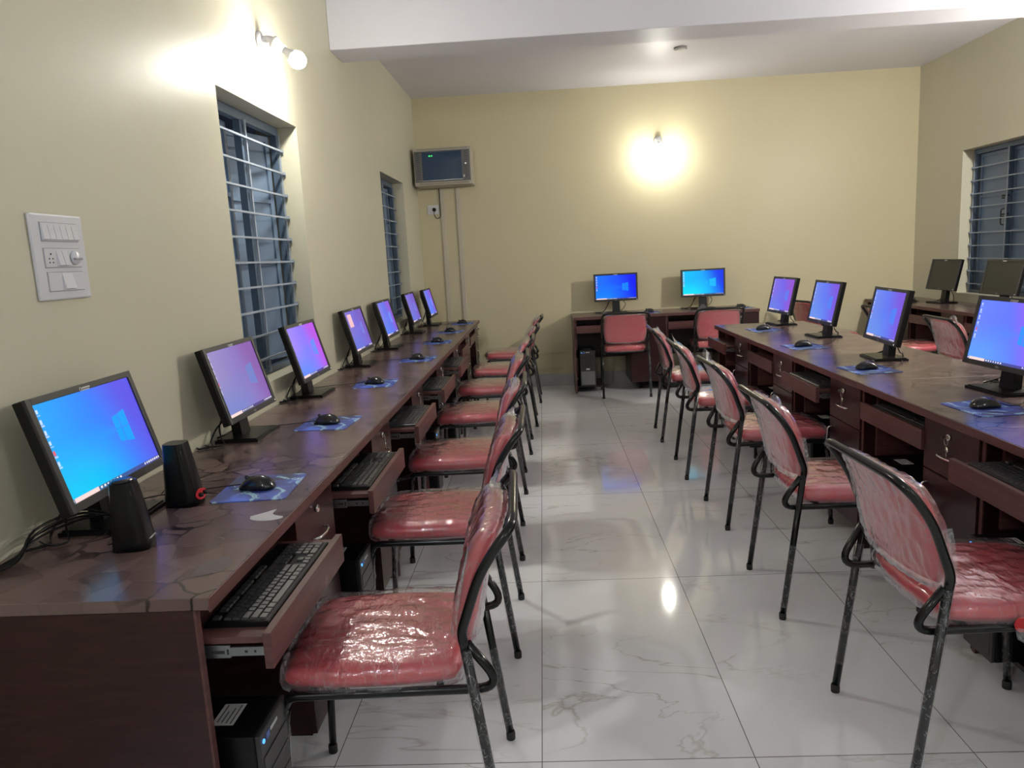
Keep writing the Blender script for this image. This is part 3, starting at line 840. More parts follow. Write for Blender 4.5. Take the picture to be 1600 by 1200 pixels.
def make_monitor(label, group, pal=None, tilt=14, yaw=0, notepad=False, res=(150, 84), wide=True, cables=True, H0=0.085):
    """faces local -y; base centre at the origin, z = 0 on the desk; local x to the viewer's right"""
    e = empty('monitor'); tag(e, label, 'monitor', group)
    base = MB()
    base.poly([(-0.115, -0.055), (-0.085, -0.085), (0.085, -0.085), (0.115, -0.055), (0.115, 0.085), (-0.115, 0.085)][:0] or [(-0.12, -0.09), (0.12, -0.09), (0.12, 0.075), (-0.12, 0.075)], 0, 0.010)
    base.poly([(-0.112, -0.082), (0.112, -0.082), (0.112, 0.068), (-0.112, 0.068)], 0.010, 0.014)
    base.obj('stand_base', M_BLACKP, e)
    nk = MB()
    nk.add([(-0.041, 0.000, 0.014), (0.041, 0.000, 0.014), (0.041, 0.038, 0.014), (-0.041, 0.038, 0.014),
            (-0.036, 0.022, 0.19), (0.036, 0.022, 0.19), (0.036, 0.052, 0.19), (-0.036, 0.052, 0.19)],
           [(0, 3, 2, 1), (4, 5, 6, 7), (0, 1, 5, 4), (1, 2, 6, 5), (2, 3, 7, 6), (3, 0, 4, 7)])
    nk.obj('stand_neck', M_BLACKP, e)
    T = Matrix.Translation((0, -0.002, H0 + MH / 2)) @ Matrix.Rotation(math.radians(-tilt), 4, 'X')
    h = MB()
    # housing: front frame and tapered back
    bx, bz = MW / 2, MH / 2
    h.box(-bx, bx, 0.0, 0.026, -bz, bz, 0.003)
    h.add([(-bx + 0.01, 0.026, -bz + 0.01), (bx - 0.01, 0.026, -bz + 0.01), (bx - 0.01, 0.026, bz - 0.01), (-bx + 0.01, 0.026, bz - 0.01),
           (-bx + 0.07, 0.048, -bz + 0.05), (bx - 0.07, 0.048, -bz + 0.05), (bx - 0.07, 0.048, bz - 0.05), (-bx + 0.07, 0.048, bz - 0.05)],
          [(4, 5, 6, 7), (0, 1, 5, 4), (1, 2, 6, 5), (2, 3, 7, 6), (3, 0, 4, 7)])
    ho = h.obj('housing', M_BLACKP, e)
    fr = MB()
    sx, sz = SW / 2, SH / 2
    zo = 0.002
    for x0, x1, z0, z1 in ((-bx, -sx, -bz, bz), (sx, bx, -bz, bz), (-sx, sx, sz + zo, bz), (-sx, sx, -bz, -sz + zo)):
        fr.box(x0, x1, -0.008, 0.0005, z0, z1, 0.0015)
    fo = fr.obj('bezel', M_BEZEL, e)
    if pal:
        me = screen_mesh(SW, SH, *pal, *res, notepad=notepad)
    else:
        me = MB().box(-sx, sx, -0.0008, 0.0, -sz, sz).mesh('screen'); me.materials.append(M_SCREENOFF)
    so = bpy.data.objects.new('screen', me); COL.objects.link(so); so.parent = e
    for o_ in (ho, fo): o_.data.transform(T)
    so.data.transform(T @ Matrix.Translation((0, -0.002, zo)))
    Tt = T @ Matrix.Translation((0, -0.0084, 0)) @ Matrix.Rotation(PI / 2, 4, 'X')
    text_mesh('DELL', 0.011, 'maker_mark', M_GREYP, fo, Tt @ Matrix.Translation((0, -bz + 0.009, 0)), 0.0002)
    lb = MB().box(-0.012, 0.022, -0.0088, -0.0078, bz - 0.0125, bz - 0.0085).box(-0.012, 0.018, -0.0088, -0.0078, bz - 0.0175, bz - 0.0145)
    lb.tube([(-0.019 + 0.004 * math.cos(t), -0.0085, bz - 0.0125 + 0.005 * math.sin(t)) for t in [2 * PI * i / 10 for i in range(11)]], 0.0009, 5, cap=False)
    lo = fix_normals(lb.obj('label_sticker', M_LABEL, fo)); lo.data.transform(T)
    pl = MB().box(bx - 0.014, bx - 0.009, -0.0088, -0.0078, -bz + 0.007, -bz + 0.0115).obj('power_light', M_LEDW, fo); pl.data.transform(T)
    if cables:
        c = MB()
        c.tube(smooth_path([(-0.05, 0.045, H0 + 0.05), (-0.075, 0.06, H0 - 0.01), (-0.10, 0.075, 0.05), (-0.13, 0.085, 0.012), (-0.18, 0.06, 0.006), (-0.215, 0.09, 0.005), (-0.20, 0.105, 0.006)]), 0.0035, 8)
        c.tube(smooth_path([(-0.03, 0.045, H0 + 0.05), (-0.07, 0.07, H0 - 0.02), (-0.12, 0.05, 0.03), (-0.165, 0.02, 0.006), (-0.19, 0.05, 0.006), (-0.16, 0.095, 0.005)]), 0.0028, 8)
        c.tube(smooth_path([(0.04, 0.045, H0 + 0.04), (0.085, 0.03, H0 - 0.01), (0.10, 0.04, H0 - 0.045), (0.075, 0.06, 0.035), (0.03, 0.08, 0.008), (-0.04, 0.10, 0.005)]), 0.0030, 8)
        c.obj('cables', M_BLACKP, e)
    e.rotation_euler = (0, 0, yaw)
    return e


# palettes: left, middle, right, lower left, logo
P_CYAN = ((40, 160, 245), (50, 130, 250), (92, 85, 225), (10, 200, 240), (0, 165, 255))
P_MAUVE = ((150, 138, 192), (138, 120, 190), (136, 95, 168), (118, 132, 198), (108, 132, 200))
P_VIOLET = ((160, 135, 250), (140, 120, 250), (185, 90, 225), (90, 140, 255), (90, 145, 250))
P_PURPLE = ((135, 118, 205), (118, 106, 208), (122, 95, 188), (102, 118, 215), (118, 128, 222))
P_BLUEV = ((130, 125, 220), (100, 115, 230), (140, 95, 210), (90, 130, 240), (110, 150, 240))
P_BLUE = ((0, 105, 240), (0, 80, 250), (0, 20, 235), (0, 130, 245), (0, 140, 255))
P_CYAN2 = ((0, 185, 240), (0, 165, 245), (0, 50, 230), (0, 225, 245), (10, 190, 255))
P_RIGHT = ((130, 110, 220), (112, 100, 225), (145, 85, 205), (100, 125, 225), (85, 125, 235))
P_NEARR = ((105, 130, 255), (100, 120, 255), (160, 85, 250), (95, 160, 255), (25, 150, 255))
P_RB = ((110, 135, 228), (98, 118, 235), (122, 88, 215), (105, 145, 228), (75, 130, 240))

ML = [(-1.172, 1.862, P_CYAN, 'nearest window side monitor, bright cyan blue picture, behind the small black speakers', 0.02),
      (-1.185, 2.812, P_MAUVE, 'second monitor of the window side row with a dull mauve picture', 0.0),
      (-1.200, 3.705, P_VIOLET, 'third window side monitor, vivid violet picture, in front of the near barred window', 0.0),
      (-1.198, 4.750, P_PURPLE, 'fourth window side monitor, small pink note in the corner of its purple picture', 0.0),
      (-1.190, 5.640, P_BLUEV, 'fifth monitor of the window side row, between the two barred windows', 0.0),
      (-1.198, 6.820, P_PURPLE, 'sixth monitor of the window side row, in front of the slim far window', 0.0),
      (-1.150, 7.560, P_BLUEV, 'last monitor of the window side row, closest to the back wall corner', 0.0)]
for k, (x, y, pal, lb, yw) in enumerate(ML):
    m = make_monitor(lb, 'monitors on the window side row', pal, 15, PI / 2 + yw, notepad=(k == 3), res=(220, 130) if k < 3 else (110, 64))
    m.location = (x, y, DH)
MR = [(1.835, 3.03, P_NEARR, 'nearest monitor of the middle row, largest there, bright blue and violet picture', 0.05),
      (1.803, 4.026, P_RB, 'second nearest monitor of the middle row with a blue picture', -0.078),
      (1.879, 5.10, P_RB, 'third nearest monitor of the middle row, blue and violet picture', 0.0),
      (1.879, 6.00, P_RIGHT, 'farthest monitor of the middle row with a violet picture', 0.06)]
for k, (x, y, pal, lb, yw) in enumerate(MR):
    m = make_monitor(lb, 'monitors on the middle row', pal, 12, -PI / 2 + yw, res=(220, 130) if k < 2 else (110, 64))
    m.location = (x, y, DH)
for x, pal, lb in ((0.765, P_BLUE, 'deep blue monitor on the back wall desk, the one nearer the network cabinet'), (1.675, P_CYAN2, 'cyan monitor on the back wall desk, the one nearer the middle row')):
    m = make_monitor(lb, 'monitors on the back wall desks', pal, 2, 0.0, res=(130, 76), H0=0.125); m.location = (x, 7.96, DH)
for y, lb in ((7.22, 'switched off monitor in the far corner, in front of bare cream wall'), (6.32, 'switched off monitor in front of the blue shuttered window')):
    m = make_monitor(lb, 'switched off monitors by the far side wall', None, 12, -PI / 2 + 0.05, H0=0.12); m.location = (3.75, y, DH)


# ================================================================== mice and mouse mats
def mouse_body():
    vs = []; fs = []
    nu, nv = 22, 14
    for i in range(nu + 1):
        t = i / nu                       # 0 tail .. 1 nose (+y)
        y = -0.055 + 0.11 * t
        wd = 0.031 * (max(0.0, 1 - (2 * t - 1) ** 4)) ** 0.5 * (1.0 - 0.10 * t) + 0.001
        ht = 0.036 * (max(0.0, math.sin(PI * min(1, (t * 0.86 + 0.12)))) ** 0.7) * (max(0.0, 1 - (2 * t - 1) ** 6)) ** 0.4 + 0.002
        for j in range(nv + 1):
            a = PI * j / nv
            vs.append((wd * math.cos(a) * (1 - 0.08 * math.sin(a)), y, 0.002 + ht * math.sin(a) ** 0.8))
    for i in range(nu):
        for j in range(nv):
            a = i * (nv + 1) + j
            fs.append((a, a + 1, a + nv + 2, a + nv + 1))
    for i in range(nu):
        a = i * (nv + 1); fs.append((a, a + nv + 1, a + nv + 1 + nv, a + nv))
    return MB().add(vs, fs, True)


def make_mouse(label, group, cord):
    """nose towards local +y; cord given in local coordinates"""
    e = empty('computer_mouse'); tag(e, label, 'mouse', group)
    fix_normals(mouse_body().obj('body', M_GLOSSP, e))
    MB().lathe([(0.0, -0.003), (0.007, -0.003), (0.008, 0), (0.007, 0.003), (0, 0.003)], Matrix.Translation((0, 0.028, 0.033)) @ Matrix.Rotation(PI / 2, 4, 'Y'), 14).obj('scroll_wheel', M_KEY, e)
    MB().tube(smooth_path([(0, 0.053, 0.012)] + cord, 5), 0.0018, 6).obj('cord', M_BLACKP, e)
    return e


def make_pad(label, group, w_=0.255, d_=0.215):
    bm = bmesh.new()
    bmesh.ops.create_cube(bm, size=1)
    for q in bm.verts: q.co = Vector((q.co.x * w_, q.co.y * d_, 0.0012 + q.co.z * 0.0024))
    ed = [x for x in bm.edges if abs(x.verts[0].co.z - x.verts[1].co.z) > 0.001]
    bmesh.ops.bevel(bm, geom=ed, offset=0.018, segments=4, profile=0.5, affect='EDGES')
    o = MB().bm(bm).obj('mouse_mat', M_PAD)
    tag(o, label, 'mouse mat', group)
    return o


whoL = ['in front of the nearest monitor', 'in front of the mauve monitor', 'in front of the vivid violet monitor', 'in front of the monitor with the pink note',
        'in front of the fifth monitor on the window side row', 'in front of the sixth monitor on the window side row', 'at the far end of the window side row']
PL = [(-0.862, 2.100), (-0.905, 2.975), (-0.925, 3.950), (-0.850, 4.900), (-0.855, 5.900), (-0.850, 6.720), (-0.830, 7.560)]
for k, (x, y) in enumerate(PL):
    p = make_pad('blue galaxy print mouse mat ' + whoL[k], 'mouse mats on the window side row'); p.location = (x, y, DH); p.rotation_euler = (0, 0, PI / 2 + 0.06 * (-1) ** k)
    m = make_mouse('black wired mouse ' + whoL[k], 'mice on the window side row', [(0.01, 0.10, 0.004), (-0.02, 0.17, 0.003), (-0.05, 0.24, 0.003), (-0.10, 0.30, 0.003)])
    m.location = (x - 0.005, y - 0.01, DH + 0.0025); m.rotation_euler = (0, 0, PI / 2 - 0.10)
whoR = ['in front of the nearest middle row monitor', 'in front of the second nearest middle row monitor', 'in front of the third nearest middle row monitor', 'in front of the farthest middle row monitor']
PR = [(1.600, 2.735), (1.575, 3.685), (1.585, 4.620), (1.640, 5.650)]
for k, (x, y) in enumerate(PR):
    p = make_pad('blue galaxy print mouse mat ' + whoR[k], 'mouse mats on the middle row'); p.location = (x, y, DH); p.rotation_euler = (0, 0, -PI / 2 + 0.07)
    m = make_mouse('black wired mouse ' + whoR[k], 'mice on the middle row', [(0.02, 0.09, 0.004), (-0.03, 0.17, 0.003), (-0.13, 0.26, 0.003), (-0.20, 0.30, 0.003), (-0.27, 0.36, 0.003)])
    m.location = (x - 0.005, y + 0.01, DH + 0.0025); m.rotation_euler = (0, 0, -PI / 2 + 0.12)
for x, wd in ((1.085, 'nearer the network cabinet'), (2.02, 'nearer the middle row')):
    p = make_pad('dark mouse mat on the back wall desk, the one ' + wd, 'mouse mats on the back wall desks', 0.22, 0.18); p.location = (x, 7.80, DH)
    m = make_mouse('black mouse on the back wall desk, the one ' + wd, 'mice on the back wall desks', [(-0.01, 0.10, 0.004), (-0.06, 0.16, 0.003), (-0.12, 0.20, 0.003)])
    m.location = (x, 7.80, DH + 0.0025); m.rotation_euler = (0, 0, PI * 0.45)
m = make_mouse('black mouse on the far corner desk below the switched off monitor', None, [(0.0, 0.09, 0.003), (-0.05, 0.15, 0.003), (-0.12, 0.2, 0.003)])
m.location = (3.58, 7.45, DH + 0.0002); m.rotation_euler = (0, 0, -PI / 2 + 0.4)


# ================================================================== keyboards
def key_layout():
    """(x0, x1, y0, y1) of keys; y 0 at the user's side"""
    out = []
    u = 0.0188; g = 0.0022
    x0 = -0.213; rows = [0.008, 0.0268, 0.0456, 0.0644, 0.0832, 0.1090]

    def run(x, y, ws, h=1):
        for wk in ws:
            if wk > 0: out.append((x + g / 2, x + wk * u - g / 2, y + g / 2, y + h * u - g / 2))
            x += abs(wk) * u
    run(x0, rows[0], [1.25, 1.25, 1.25, 6.25, 1.25, 1.25, 1.25, 1.25])
    run(x0, rows[1], [2.25] + [1] * 10 + [2.75])
    run(x0, rows[2], [1.75] + [1] * 11 + [2.25])
    run(x0, rows[3], [1.5] + [1] * 12 + [1.5])
    run(x0, rows[4], [1] * 13 + [2])
    run(x0, rows[5], [1, -1, 1, 1, 1, 1, -0.5, 1, 1, 1, 1, -0.5, 1, 1, 1, 1])
    xn = x0 + 15.25 * u
    run(xn, rows[0], [1, 1, 1]); run(xn + u, rows[1], [1]); run(xn, rows[3], [1, 1, 1]); run(xn, rows[4], [1, 1, 1])
    xp = x0 + 18.5 * u
    run(xp, rows[0], [2, 1]); run(xp, rows[1], [1, 1, 1]); run(xp, rows[2], [1, 1, 1]); run(xp, rows[3], [1, 1, 1]); run(xp, rows[4], [1, 1, 1])
    run(xp + 3 * u, rows[0], [1], 2); run(xp + 3 * u, rows[2], [1], 2); run(xp + 3 * u, rows[4], [1])
    return out


LAY = key_layout()


def keycap(mb, x0, x1, y0, y1, z):
    i = 0.0014
    mb.add([(x0, y0, z), (x1, y0, z), (x1, y1, z), (x0, y1, z), (x0 + i, y0 + i, z + 0.0042), (x1 - i, y0 + i, z + 0.0042), (x1 - i, y1 - i * 1.5, z + 0.0050), (x0 + i, y1 - i * 1.5, z + 0.0050)],
           [(0, 3, 2, 1), (4, 5, 6, 7), (0, 1, 5, 4), (1, 2, 6, 5), (2, 3, 7, 6), (3, 0, 4, 7)])


def make_keyboard(label, group, separate):
    e = empty('keyboard'); tag(e, label, 'keyboard', group)
    b = MB().poly([(-0.222, 0.0), (0.222, 0.0), (0.222, 0.140), (-0.222, 0.140)], 0, 0.010)
    b.add([(-0.222, 0, 0.010), (0.222, 0, 0.010), (0.222, 0.140, 0.010), (-0.222, 0.140, 0.010), (-0.219, 0.003, 0.012), (0.219, 0.003, 0.012), (0.219, 0.137, 0.012), (-0.219, 0.137, 0.012)],
          [(4, 5, 6, 7), (0, 1, 5, 4), (1, 2, 6, 5), (2, 3, 7, 6), (3, 0, 4, 7)])
    if separate:
        b.obj('case', M_BLACKP, e)
        lay = sorted(LAY, key=lambda q: q[2])
        first = {}
        for q in lay[:100]:
            key = (round(q[1] - q[0], 4), round(q[3] - q[2], 4))
            if key not in first:
                mb = MB(); keycap(mb, 0, q[1] - q[0], 0, q[3] - q[2], 0.0)
                first[key] = mb.mesh('key'); first[key].materials.append(M_KEY)
            o = bpy.data.objects.new('key', first[key]); COL.objects.link(o); o.parent = e; o.location = (q[0], q[2], 0.012)
        if len(lay) > 100:
            mb = MB()
            for q in lay[100:]: keycap(mb, *q, 0.012)
            tag(mb.obj('key', M_KEY, e), kind='stuff')
    else:
        for q in LAY: keycap(b, *q, 0.012)
        b.obj('case', M_KEY, e)
    return e


TRZ = 0.686
for k in range(7):
    lbs = ['near grey lit keyboard on the nearest pulled out tray', 'keyboard on the second nearest pulled out tray of the window side row', 'keyboard on the third tray of the window side row',
           'keyboard on the fourth tray of the window side row', 'keyboard on the fifth tray of the window side row', None, None]
    if not lbs[k]: continue
    kb = make_keyboard(lbs[k].replace('grey lit ', 'black '), 'keyboards on the window side trays', k < 2)
    kb.location = (-0.6878 - (0.012 - tray_L[k] + 0.024), YL0 + k * UW + 0.30, TRZ); kb.rotation_euler = (0, 0, PI / 2)
for k, lb in ((0, 'black keyboard on the pulled out tray of the nearest middle row desk'), (2, 'black keyboard just inside the third middle row tray, its slide showing'), (1, 'black keyboard inside the shut tray of the second middle row desk')):
    kb = make_keyboard(lb, 'keyboards on the middle row trays', k == 0)
    kb.location = (1.3913 + (0.012 - tray_R[k] + 0.03), 2.4504 + k * UW - 0.30, TRZ); kb.rotation_euler = (0, 0, -PI / 2)


# ================================================================== computer towers
def make_tower(label, group, grey_front=False):
    """front at y=0, body to +y; x centred; z from 0"""
    e = empty('computer_tower'); tag(e, label, 'computer', group)
    W_, D_, H_ = 0.158, 0.38, 0.375
    x = W_ / 2
    MB().box(-x, x, 0.012, D_, 0.006, H_, 0.003).obj('casing', M_BLACKP, e)
    for s in (-1, 1):
        for yy in (0.06, D_ - 0.05): MB().cyl((s * 0.05, yy, 0.0), (s * 0.05, yy, 0.008), 0.011, 10).obj('foot', M_VENT, e)
    MB().box(-x, x, 0.0, 0.012, 0.006, H_, 0.003).obj('front_panel', M_BEZEL, e)
    MB().box(-x + 0.010, x - 0.010, -0.002, 0.001, H_ - 0.100, H_ - 0.058, 0.001).obj('disc_drive', M_BEZEL, e)
    MB().box(-x + 0.010, x - 0.010, -0.0012, 0.001, 0.02, H_ - 0.215, 0.001).obj('lower_cover', M_BEZEL if not grey_front else simple('grey_cover', (0.13, 0.135, 0.14), 0.45), e)
    for z in (H_ - 0.108, H_ - 0.16): MB().box(-x + 0.006, x - 0.006, -0.0008, 0.0005, z, z + 0.003).obj('groove', M_VENT, e)
    MB().cyl((-x + 0.018, 0.001, H_ - 0.022), (-x + 0.018, -0.0025, H_ - 0.022), 0.005, 12).obj('power_button', M_LEDB, e)
    MB().box(-x + 0.034, -x + 0.052, -0.0015, 0.0005, H_ - 0.030, H_ - 0.014).obj('blue_sticker', M_BLUEST, e)
    MB().box(-x + 0.060, -x + 0.100, -0.0015, 0.0005, H_ - 0.024, H_ - 0.016).obj('silver_badge', M_LABEL, e)
    MB().box(-0.018, 0.018, -0.0015, 0.0005, H_ - 0.20, H_ - 0.186).obj('maker_badge', M_LABEL, e)
    lb = MB().box(-0.035, 0.045, 0.075, 0.125, H_ - 0.0002, H_ + 0.0006).obj('paper_label', M_LABEL, e)
    q = MB()
    for i in range(4): q.box(-0.03 + 0.002 * i, 0.04 - 0.012 * (i % 3), 0.082 + i * 0.0105, 0.085 + i * 0.0105, H_ + 0.0004, H_ + 0.0009)
    q.obj('print', M_INK, lb)
    return e


tags = ['black computer tower under the nearest desk with a paper label on top', 'black computer tower under the second nearest window side desk', 'black computer tower under the third window side desk',
        'black computer tower under the fourth window side desk', 'black computer tower under the fifth window side desk']
for k in range(5):
    t = make_tower(tags[k], 'computer towers under the window side desks')
    t.location = ((-0.645, -0.655, -0.745, -0.66, -0.66)[k], YL0 + k * UW + 0.133, 0.0721); t.rotation_euler = (0, 0, PI / 2)
tagR = ['black computer tower under the nearest middle row desk, standing forward', 'black computer tower under the second nearest middle row desk', 'black computer tower under the third middle row desk', 'black computer tower under the fourth middle row desk']
for k in range(4):
    t = make_tower(tagR[k], 'computer towers under the middle row desks')
    t.location = (1.36 if k == 0 else 1.45, 2.4504 + k * UW - 0.133, 0.0721); t.rotation_euler = (0, 0, -PI / 2)
t = make_tower('computer tower with a grey lower cover at the end of the back wall desk', 'computer towers under the back desks', True)
t.location = (0.425, 7.61, 0.0721)


# ================================================================== speakers
def make_speaker(label, controls, back=False):
    """faces local -y"""
    e = empty('speaker'); tag(e, label, 'speaker', 'pair of small black speakers')
    # side profile in (y, z), leaning back
    rings = []
    n = 20
    b = MB(); vs = []; fs = []
    for i in range(9):
        t = i / 8
        z = 0.19 * t
        hw = 0.042 - 0.010 * t ** 1.5
        yf = -0.052 + 0.028 * t ** 1.3
        yb = 0.050 - 0.012 * t
        for k in range(n):
            a = 2 * PI * k / n
            cx, cy = math.cos(a), math.sin(a)
            p = 4.0
            r = (abs(cx) ** p + abs(cy) ** p) ** (-1 / p)
            vs.append((hw * r * cx, (yf + yb) / 2 + (yb - yf) / 2 * r * cy, z))
    for i in range(8):
        for k in range(n):
            fs.append((i * n + k, i * n + (k + 1) % n, (i + 1) * n + (k + 1) % n, (i + 1) * n + k))
    fs.append(tuple(reversed(range(n)))); b.add(vs, fs, True)
    b.add([vs[8 * n + k] for k in range(n)], [tuple(range(n))])
    b.obj('cabinet', M_BLACKP, e)
    M = Matrix.Translation((0, -0.0405, 0.115)) @ Matrix.Rotation(PI / 2 - 0.15, 4, 'X')
    MB().box(-0.030, 0.030, -0.0425, -0.036, 0.060, 0.165, 0.003).obj('front_cloth', M_KEY, e).data.transform(Matrix.Translation((0, 0.006, 0)) @ Matrix.Rotation(-0.15, 4, 'X') @ Matrix.Translation((0, -0.010, 0)))
    if controls:
        M2 = Matrix.Translation((0, -0.052, 0.030)) @ Matrix.Rotation(PI / 2 - 0.08, 4, 'X')
        pl = MB().poly([(0.030 * math.cos(t) * (1.0), 0.016 * math.sin(t)) for t in [2 * PI * i / 24 for i in range(24)]], -0.002, 0.003, M2)
        tag(fix_normals(pl.obj('control_plate', M_RED, e)), 'glossy red control plate')
        for s in (-0.014, 0.014):
            MB().lathe([(0.0, 0.002), (0.007, 0.002), (0.006, 0.013), (0, 0.013)], M2 @ Matrix.Translation((s, 0, 0)), 12).obj('knob', M_BLACKP, e)
    else:
        MB().box(-0.022, 0.022, -0.054, -0.050, 0.028, 0.030, 0.0005).obj('trim_line', M_GREYP, e)
        MB().lathe([(0.0, 0.0), (0.028, 0.0), (0.029, 0.003), (0.027, 0.006), (0.0, 0.006)], Matrix.Translation((0, 0.007, 0.1895))).obj('top_cap', M_GLOSSP, e)
    MB().tube(smooth_path([(0.01, 0.048, 0.02), (0.02, 0.075, 0.006), (0.06, 0.09, 0.004), (0.10, 0.07, 0.02), (0.12, 0.10, 0.03), (0.09, 0.12, 0.006)]), 0.0018, 6).obj('cord', M_BLACKP, e)
    return e


s = make_speaker('plain black speaker standing in front of the cyan monitor', False); s.location = (-1.000, 1.655, DH); s.rotation_euler = (0, 0, PI / 2 + 0.15); s.scale = (0.86, 0.86, 0.86)
s = make_speaker('black speaker with a red two knob control plate beside the cyan monitor', True); s.location = (-1.030, 1.975, DH); s.rotation_euler = (0, 0, PI / 2); s.scale = (0.93, 0.93, 0.93)

# bundle of cables at the wall end of the nearest desk, each its own cable
for i, dz in enumerate((0.0, 0.006, 0.012, 0.018)):
    c = MB().tube(smooth_path([(-1.16 + 0.01 * i, 1.80, DH + 0.035), (-1.20, 1.74 + 0.012 * i, DH + 0.04 + dz), (-1.235 - 0.008 * (i % 2), 1.66, DH + 0.03 + dz), (-1.245 + 0.012 * i, 1.58 - 0.01 * i, DH + 0.010 + dz / 2), (-1.262 + 0.006 * i, 1.50, DH + 0.006), (-1.276 + 0.004 * i, 1.40 + 0.01 * i, DH + 0.005)]), 0.0032, 7).obj('cable', M_BLACKP)
    tag(c, ('lowest', 'second lowest', 'second highest', 'topmost')[i] + ' black cable of the bundle between the nearest monitor and the wall', 'cable', 'cables behind the nearest monitor')

# patches of protective film left on the nearest desktops
M_FOIL = simple('silvery_film_scrap', (0.45, 0.43, 0.44), 0.5, noise_amt=0.35, scale=90)
pts = [(-0.035, 0.02), (0.0, 0.035), (0.03, 0.050), (0.020, 0.018), (0.030, -0.004), (0.046, -0.020), (0.038, -0.034), (0.012, -0.036), (-0.018, -0.024), (-0.036, -0.004)]
sc = MB().poly([(p.x, p.y) for p in smooth_path([(x, y, 0) for x, y in pts + pts[:1]], 3)[:-1]], 0, 0.0006).obj('film_scrap', M_FOIL)
sc.location = (-0.752, 1.838, DH + 0.0001); sc.rotation_euler = (0, 0, 0.35)
tag(sc, 'silvery fish tail shaped film scrap on the nearest desktop edge', 'film scrap')
M_FOIL2 = simple('dull_film_patch', (0.085, 0.06, 0.058), 0.55, noise_amt=0.3, scale=90)
sc = MB().poly([(0.05 * math.cos(t) * (1 + 0.2 * math.sin(3 * t)), 0.035 * math.sin(t)) for t in [2 * PI * i / 22 for i in range(22)]], 0, 0.0005).obj('film_scrap', M_FOIL2)
sc.location = (-0.745, 1.52, DH + 0.0001); sc.rotation_euler = (0, 0, 1.3)
tag(sc, 'dull oval film patch near the front corner of the nearest desktop', 'film scrap')


# ================================================================== chairs
def pillow(w_, d_, t_, n=26, corner=0.20, seed=0, wr=0.0, puff=0.35, flat_bottom=True, sag=0.0, wscale=14.0):
    """rounded cushion, x/y extents w_ d_, thickness t_, bottom at z=0"""
    vs = []; fs = []
    idx = {}

    def pos(u, v, top):
        x = u * math.sqrt(max(0, 1 - corner * v * v / 1.0 * u * u)) * w_ / 2
        y = v * math.sqrt(max(0, 1 - corner * u * u / 1.0 * v * v)) * d_ / 2
        h = (max(0.0, 1 - abs(u) ** 7) * max(0.0, 1 - abs(v) ** 7)) ** puff
        dome = 0.80 + 0.20 * (1 - u * u) * (1 - v * v)
        z = t_ * 0.42 + (t_ * 0.58 * h * dome if top else -t_ * 0.42 * (h ** 0.6 if flat_bottom else h * dome))
        if wr:
            q = Vector((x * wscale, y * wscale * 0.45, seed * 7.3 + (3 if top else 0)))
            a = noise.noise(q) + 0.5 * noise.noise(q * 2.3)
            ridge = (1 - abs(noise.noise(q * 1.7 + Vector((5, 1, 2))))) ** 3
            dd = wr * (0.4 * a + ridge)
            z += dd if top else -dd * 0.7
            f = 1 + dd * 2.0
            x *= f; y *= f
        return (x, y, z)
    for top in (True, False):
        for j in range(n + 1):
            for i in range(n + 1):
                u = -1 + 2 * i / n; v = -1 + 2 * j / n
                u = math.copysign(abs(u) ** 0.8, u); v = math.copysign(abs(v) ** 0.8, v)
                edge = i in (0, n) or j in (0, n)
                key = (i, j, True if edge else top)
                if key not in idx:
                    idx[key] = len(vs); vs.append(pos(u, v, top))
    for top in (True, False):
        for j in range(n):
            for i in range(n):
                q = []
                for a, b in ((i, j), (i + 1, j), (i + 1, j + 1), (i, j + 1)):
                    ed = a in (0, n) or b in (0, n)
                    q.append(idx[(a, b, True if ed else top)])
                fs.append(tuple(q) if top else tuple(reversed(q)))
    return MB().add(vs, fs, True)


TR = 0.0118


def post_y(z):
    pts = [(0.0, 0.0), (0.57, 0.074), (0.70, 0.036), (0.77, 0.004), (0.83, -0.035)]
    for (z0, y0), (z1, y1) in zip(pts, pts[1:]):
        if z <= z1: return y0 + (y1 - y0) * (z - z0) / (z1 - z0)
    return pts[-1][1]


def flap(pts_a, pts_b, n=10, amp=0.01, seed=0):
    """loose sheet between two polylines"""
    A = smooth_path(pts_a, 4); B = smooth_path(pts_b, 4)
    m = min(len(A), len(B)); vs = []; fs = []
    for i in range(m):
        for j in range(n + 1):
            t = j / n
            p = A[i] * (1 - t) + B[i] * t
            q = p * 38 + Vector((seed * 3.1, 0, 0))
            vs.append(p + Vector((noise.noise(q), noise.noise(q + Vector((9, 0, 0))), noise.noise(q + Vector((0, 9, 0))))) * amp * (0.3 + math.sin(PI * t)))
    for i in range(m - 1):
        for j in range(n):
            a = i * (n + 1) + j; fs.append((a, a + 1, a + n + 2, a + n + 1))
    return MB().add(vs, fs, True)


def sleeve(a, b, r, seed, gap=0.0):
    """crumpled film wound round a leg"""
    a, b = Vector(a), Vector(b); n = 12; m = 22
    d = (b - a); t = d.normalized(); s = t.cross(Vector((1, 0, 0))).normalized(); q2 = t.cross(s)
    vs = []; fs = []
    for i in range(m + 1):
        c = a + d * (i / m)
        for k in range(n):
            an = 2 * PI * k / n
            rr = r + 0.0035 * max(0, noise.noise(Vector((math.cos(an) * 2, math.sin(an) * 2, i * 0.55 + seed * 9)))) * 2 + 0.0008
            vs.append(c + (s * math.cos(an) + q2 * math.sin(an)) * rr)
    for i in range(m):
        for k in range(n):
            fs.append((i * n + k, i * n + (k + 1) % n, (i + 1) * n + (k + 1) % n, (i + 1) * n + k))
    return MB().add(vs, fs, True)


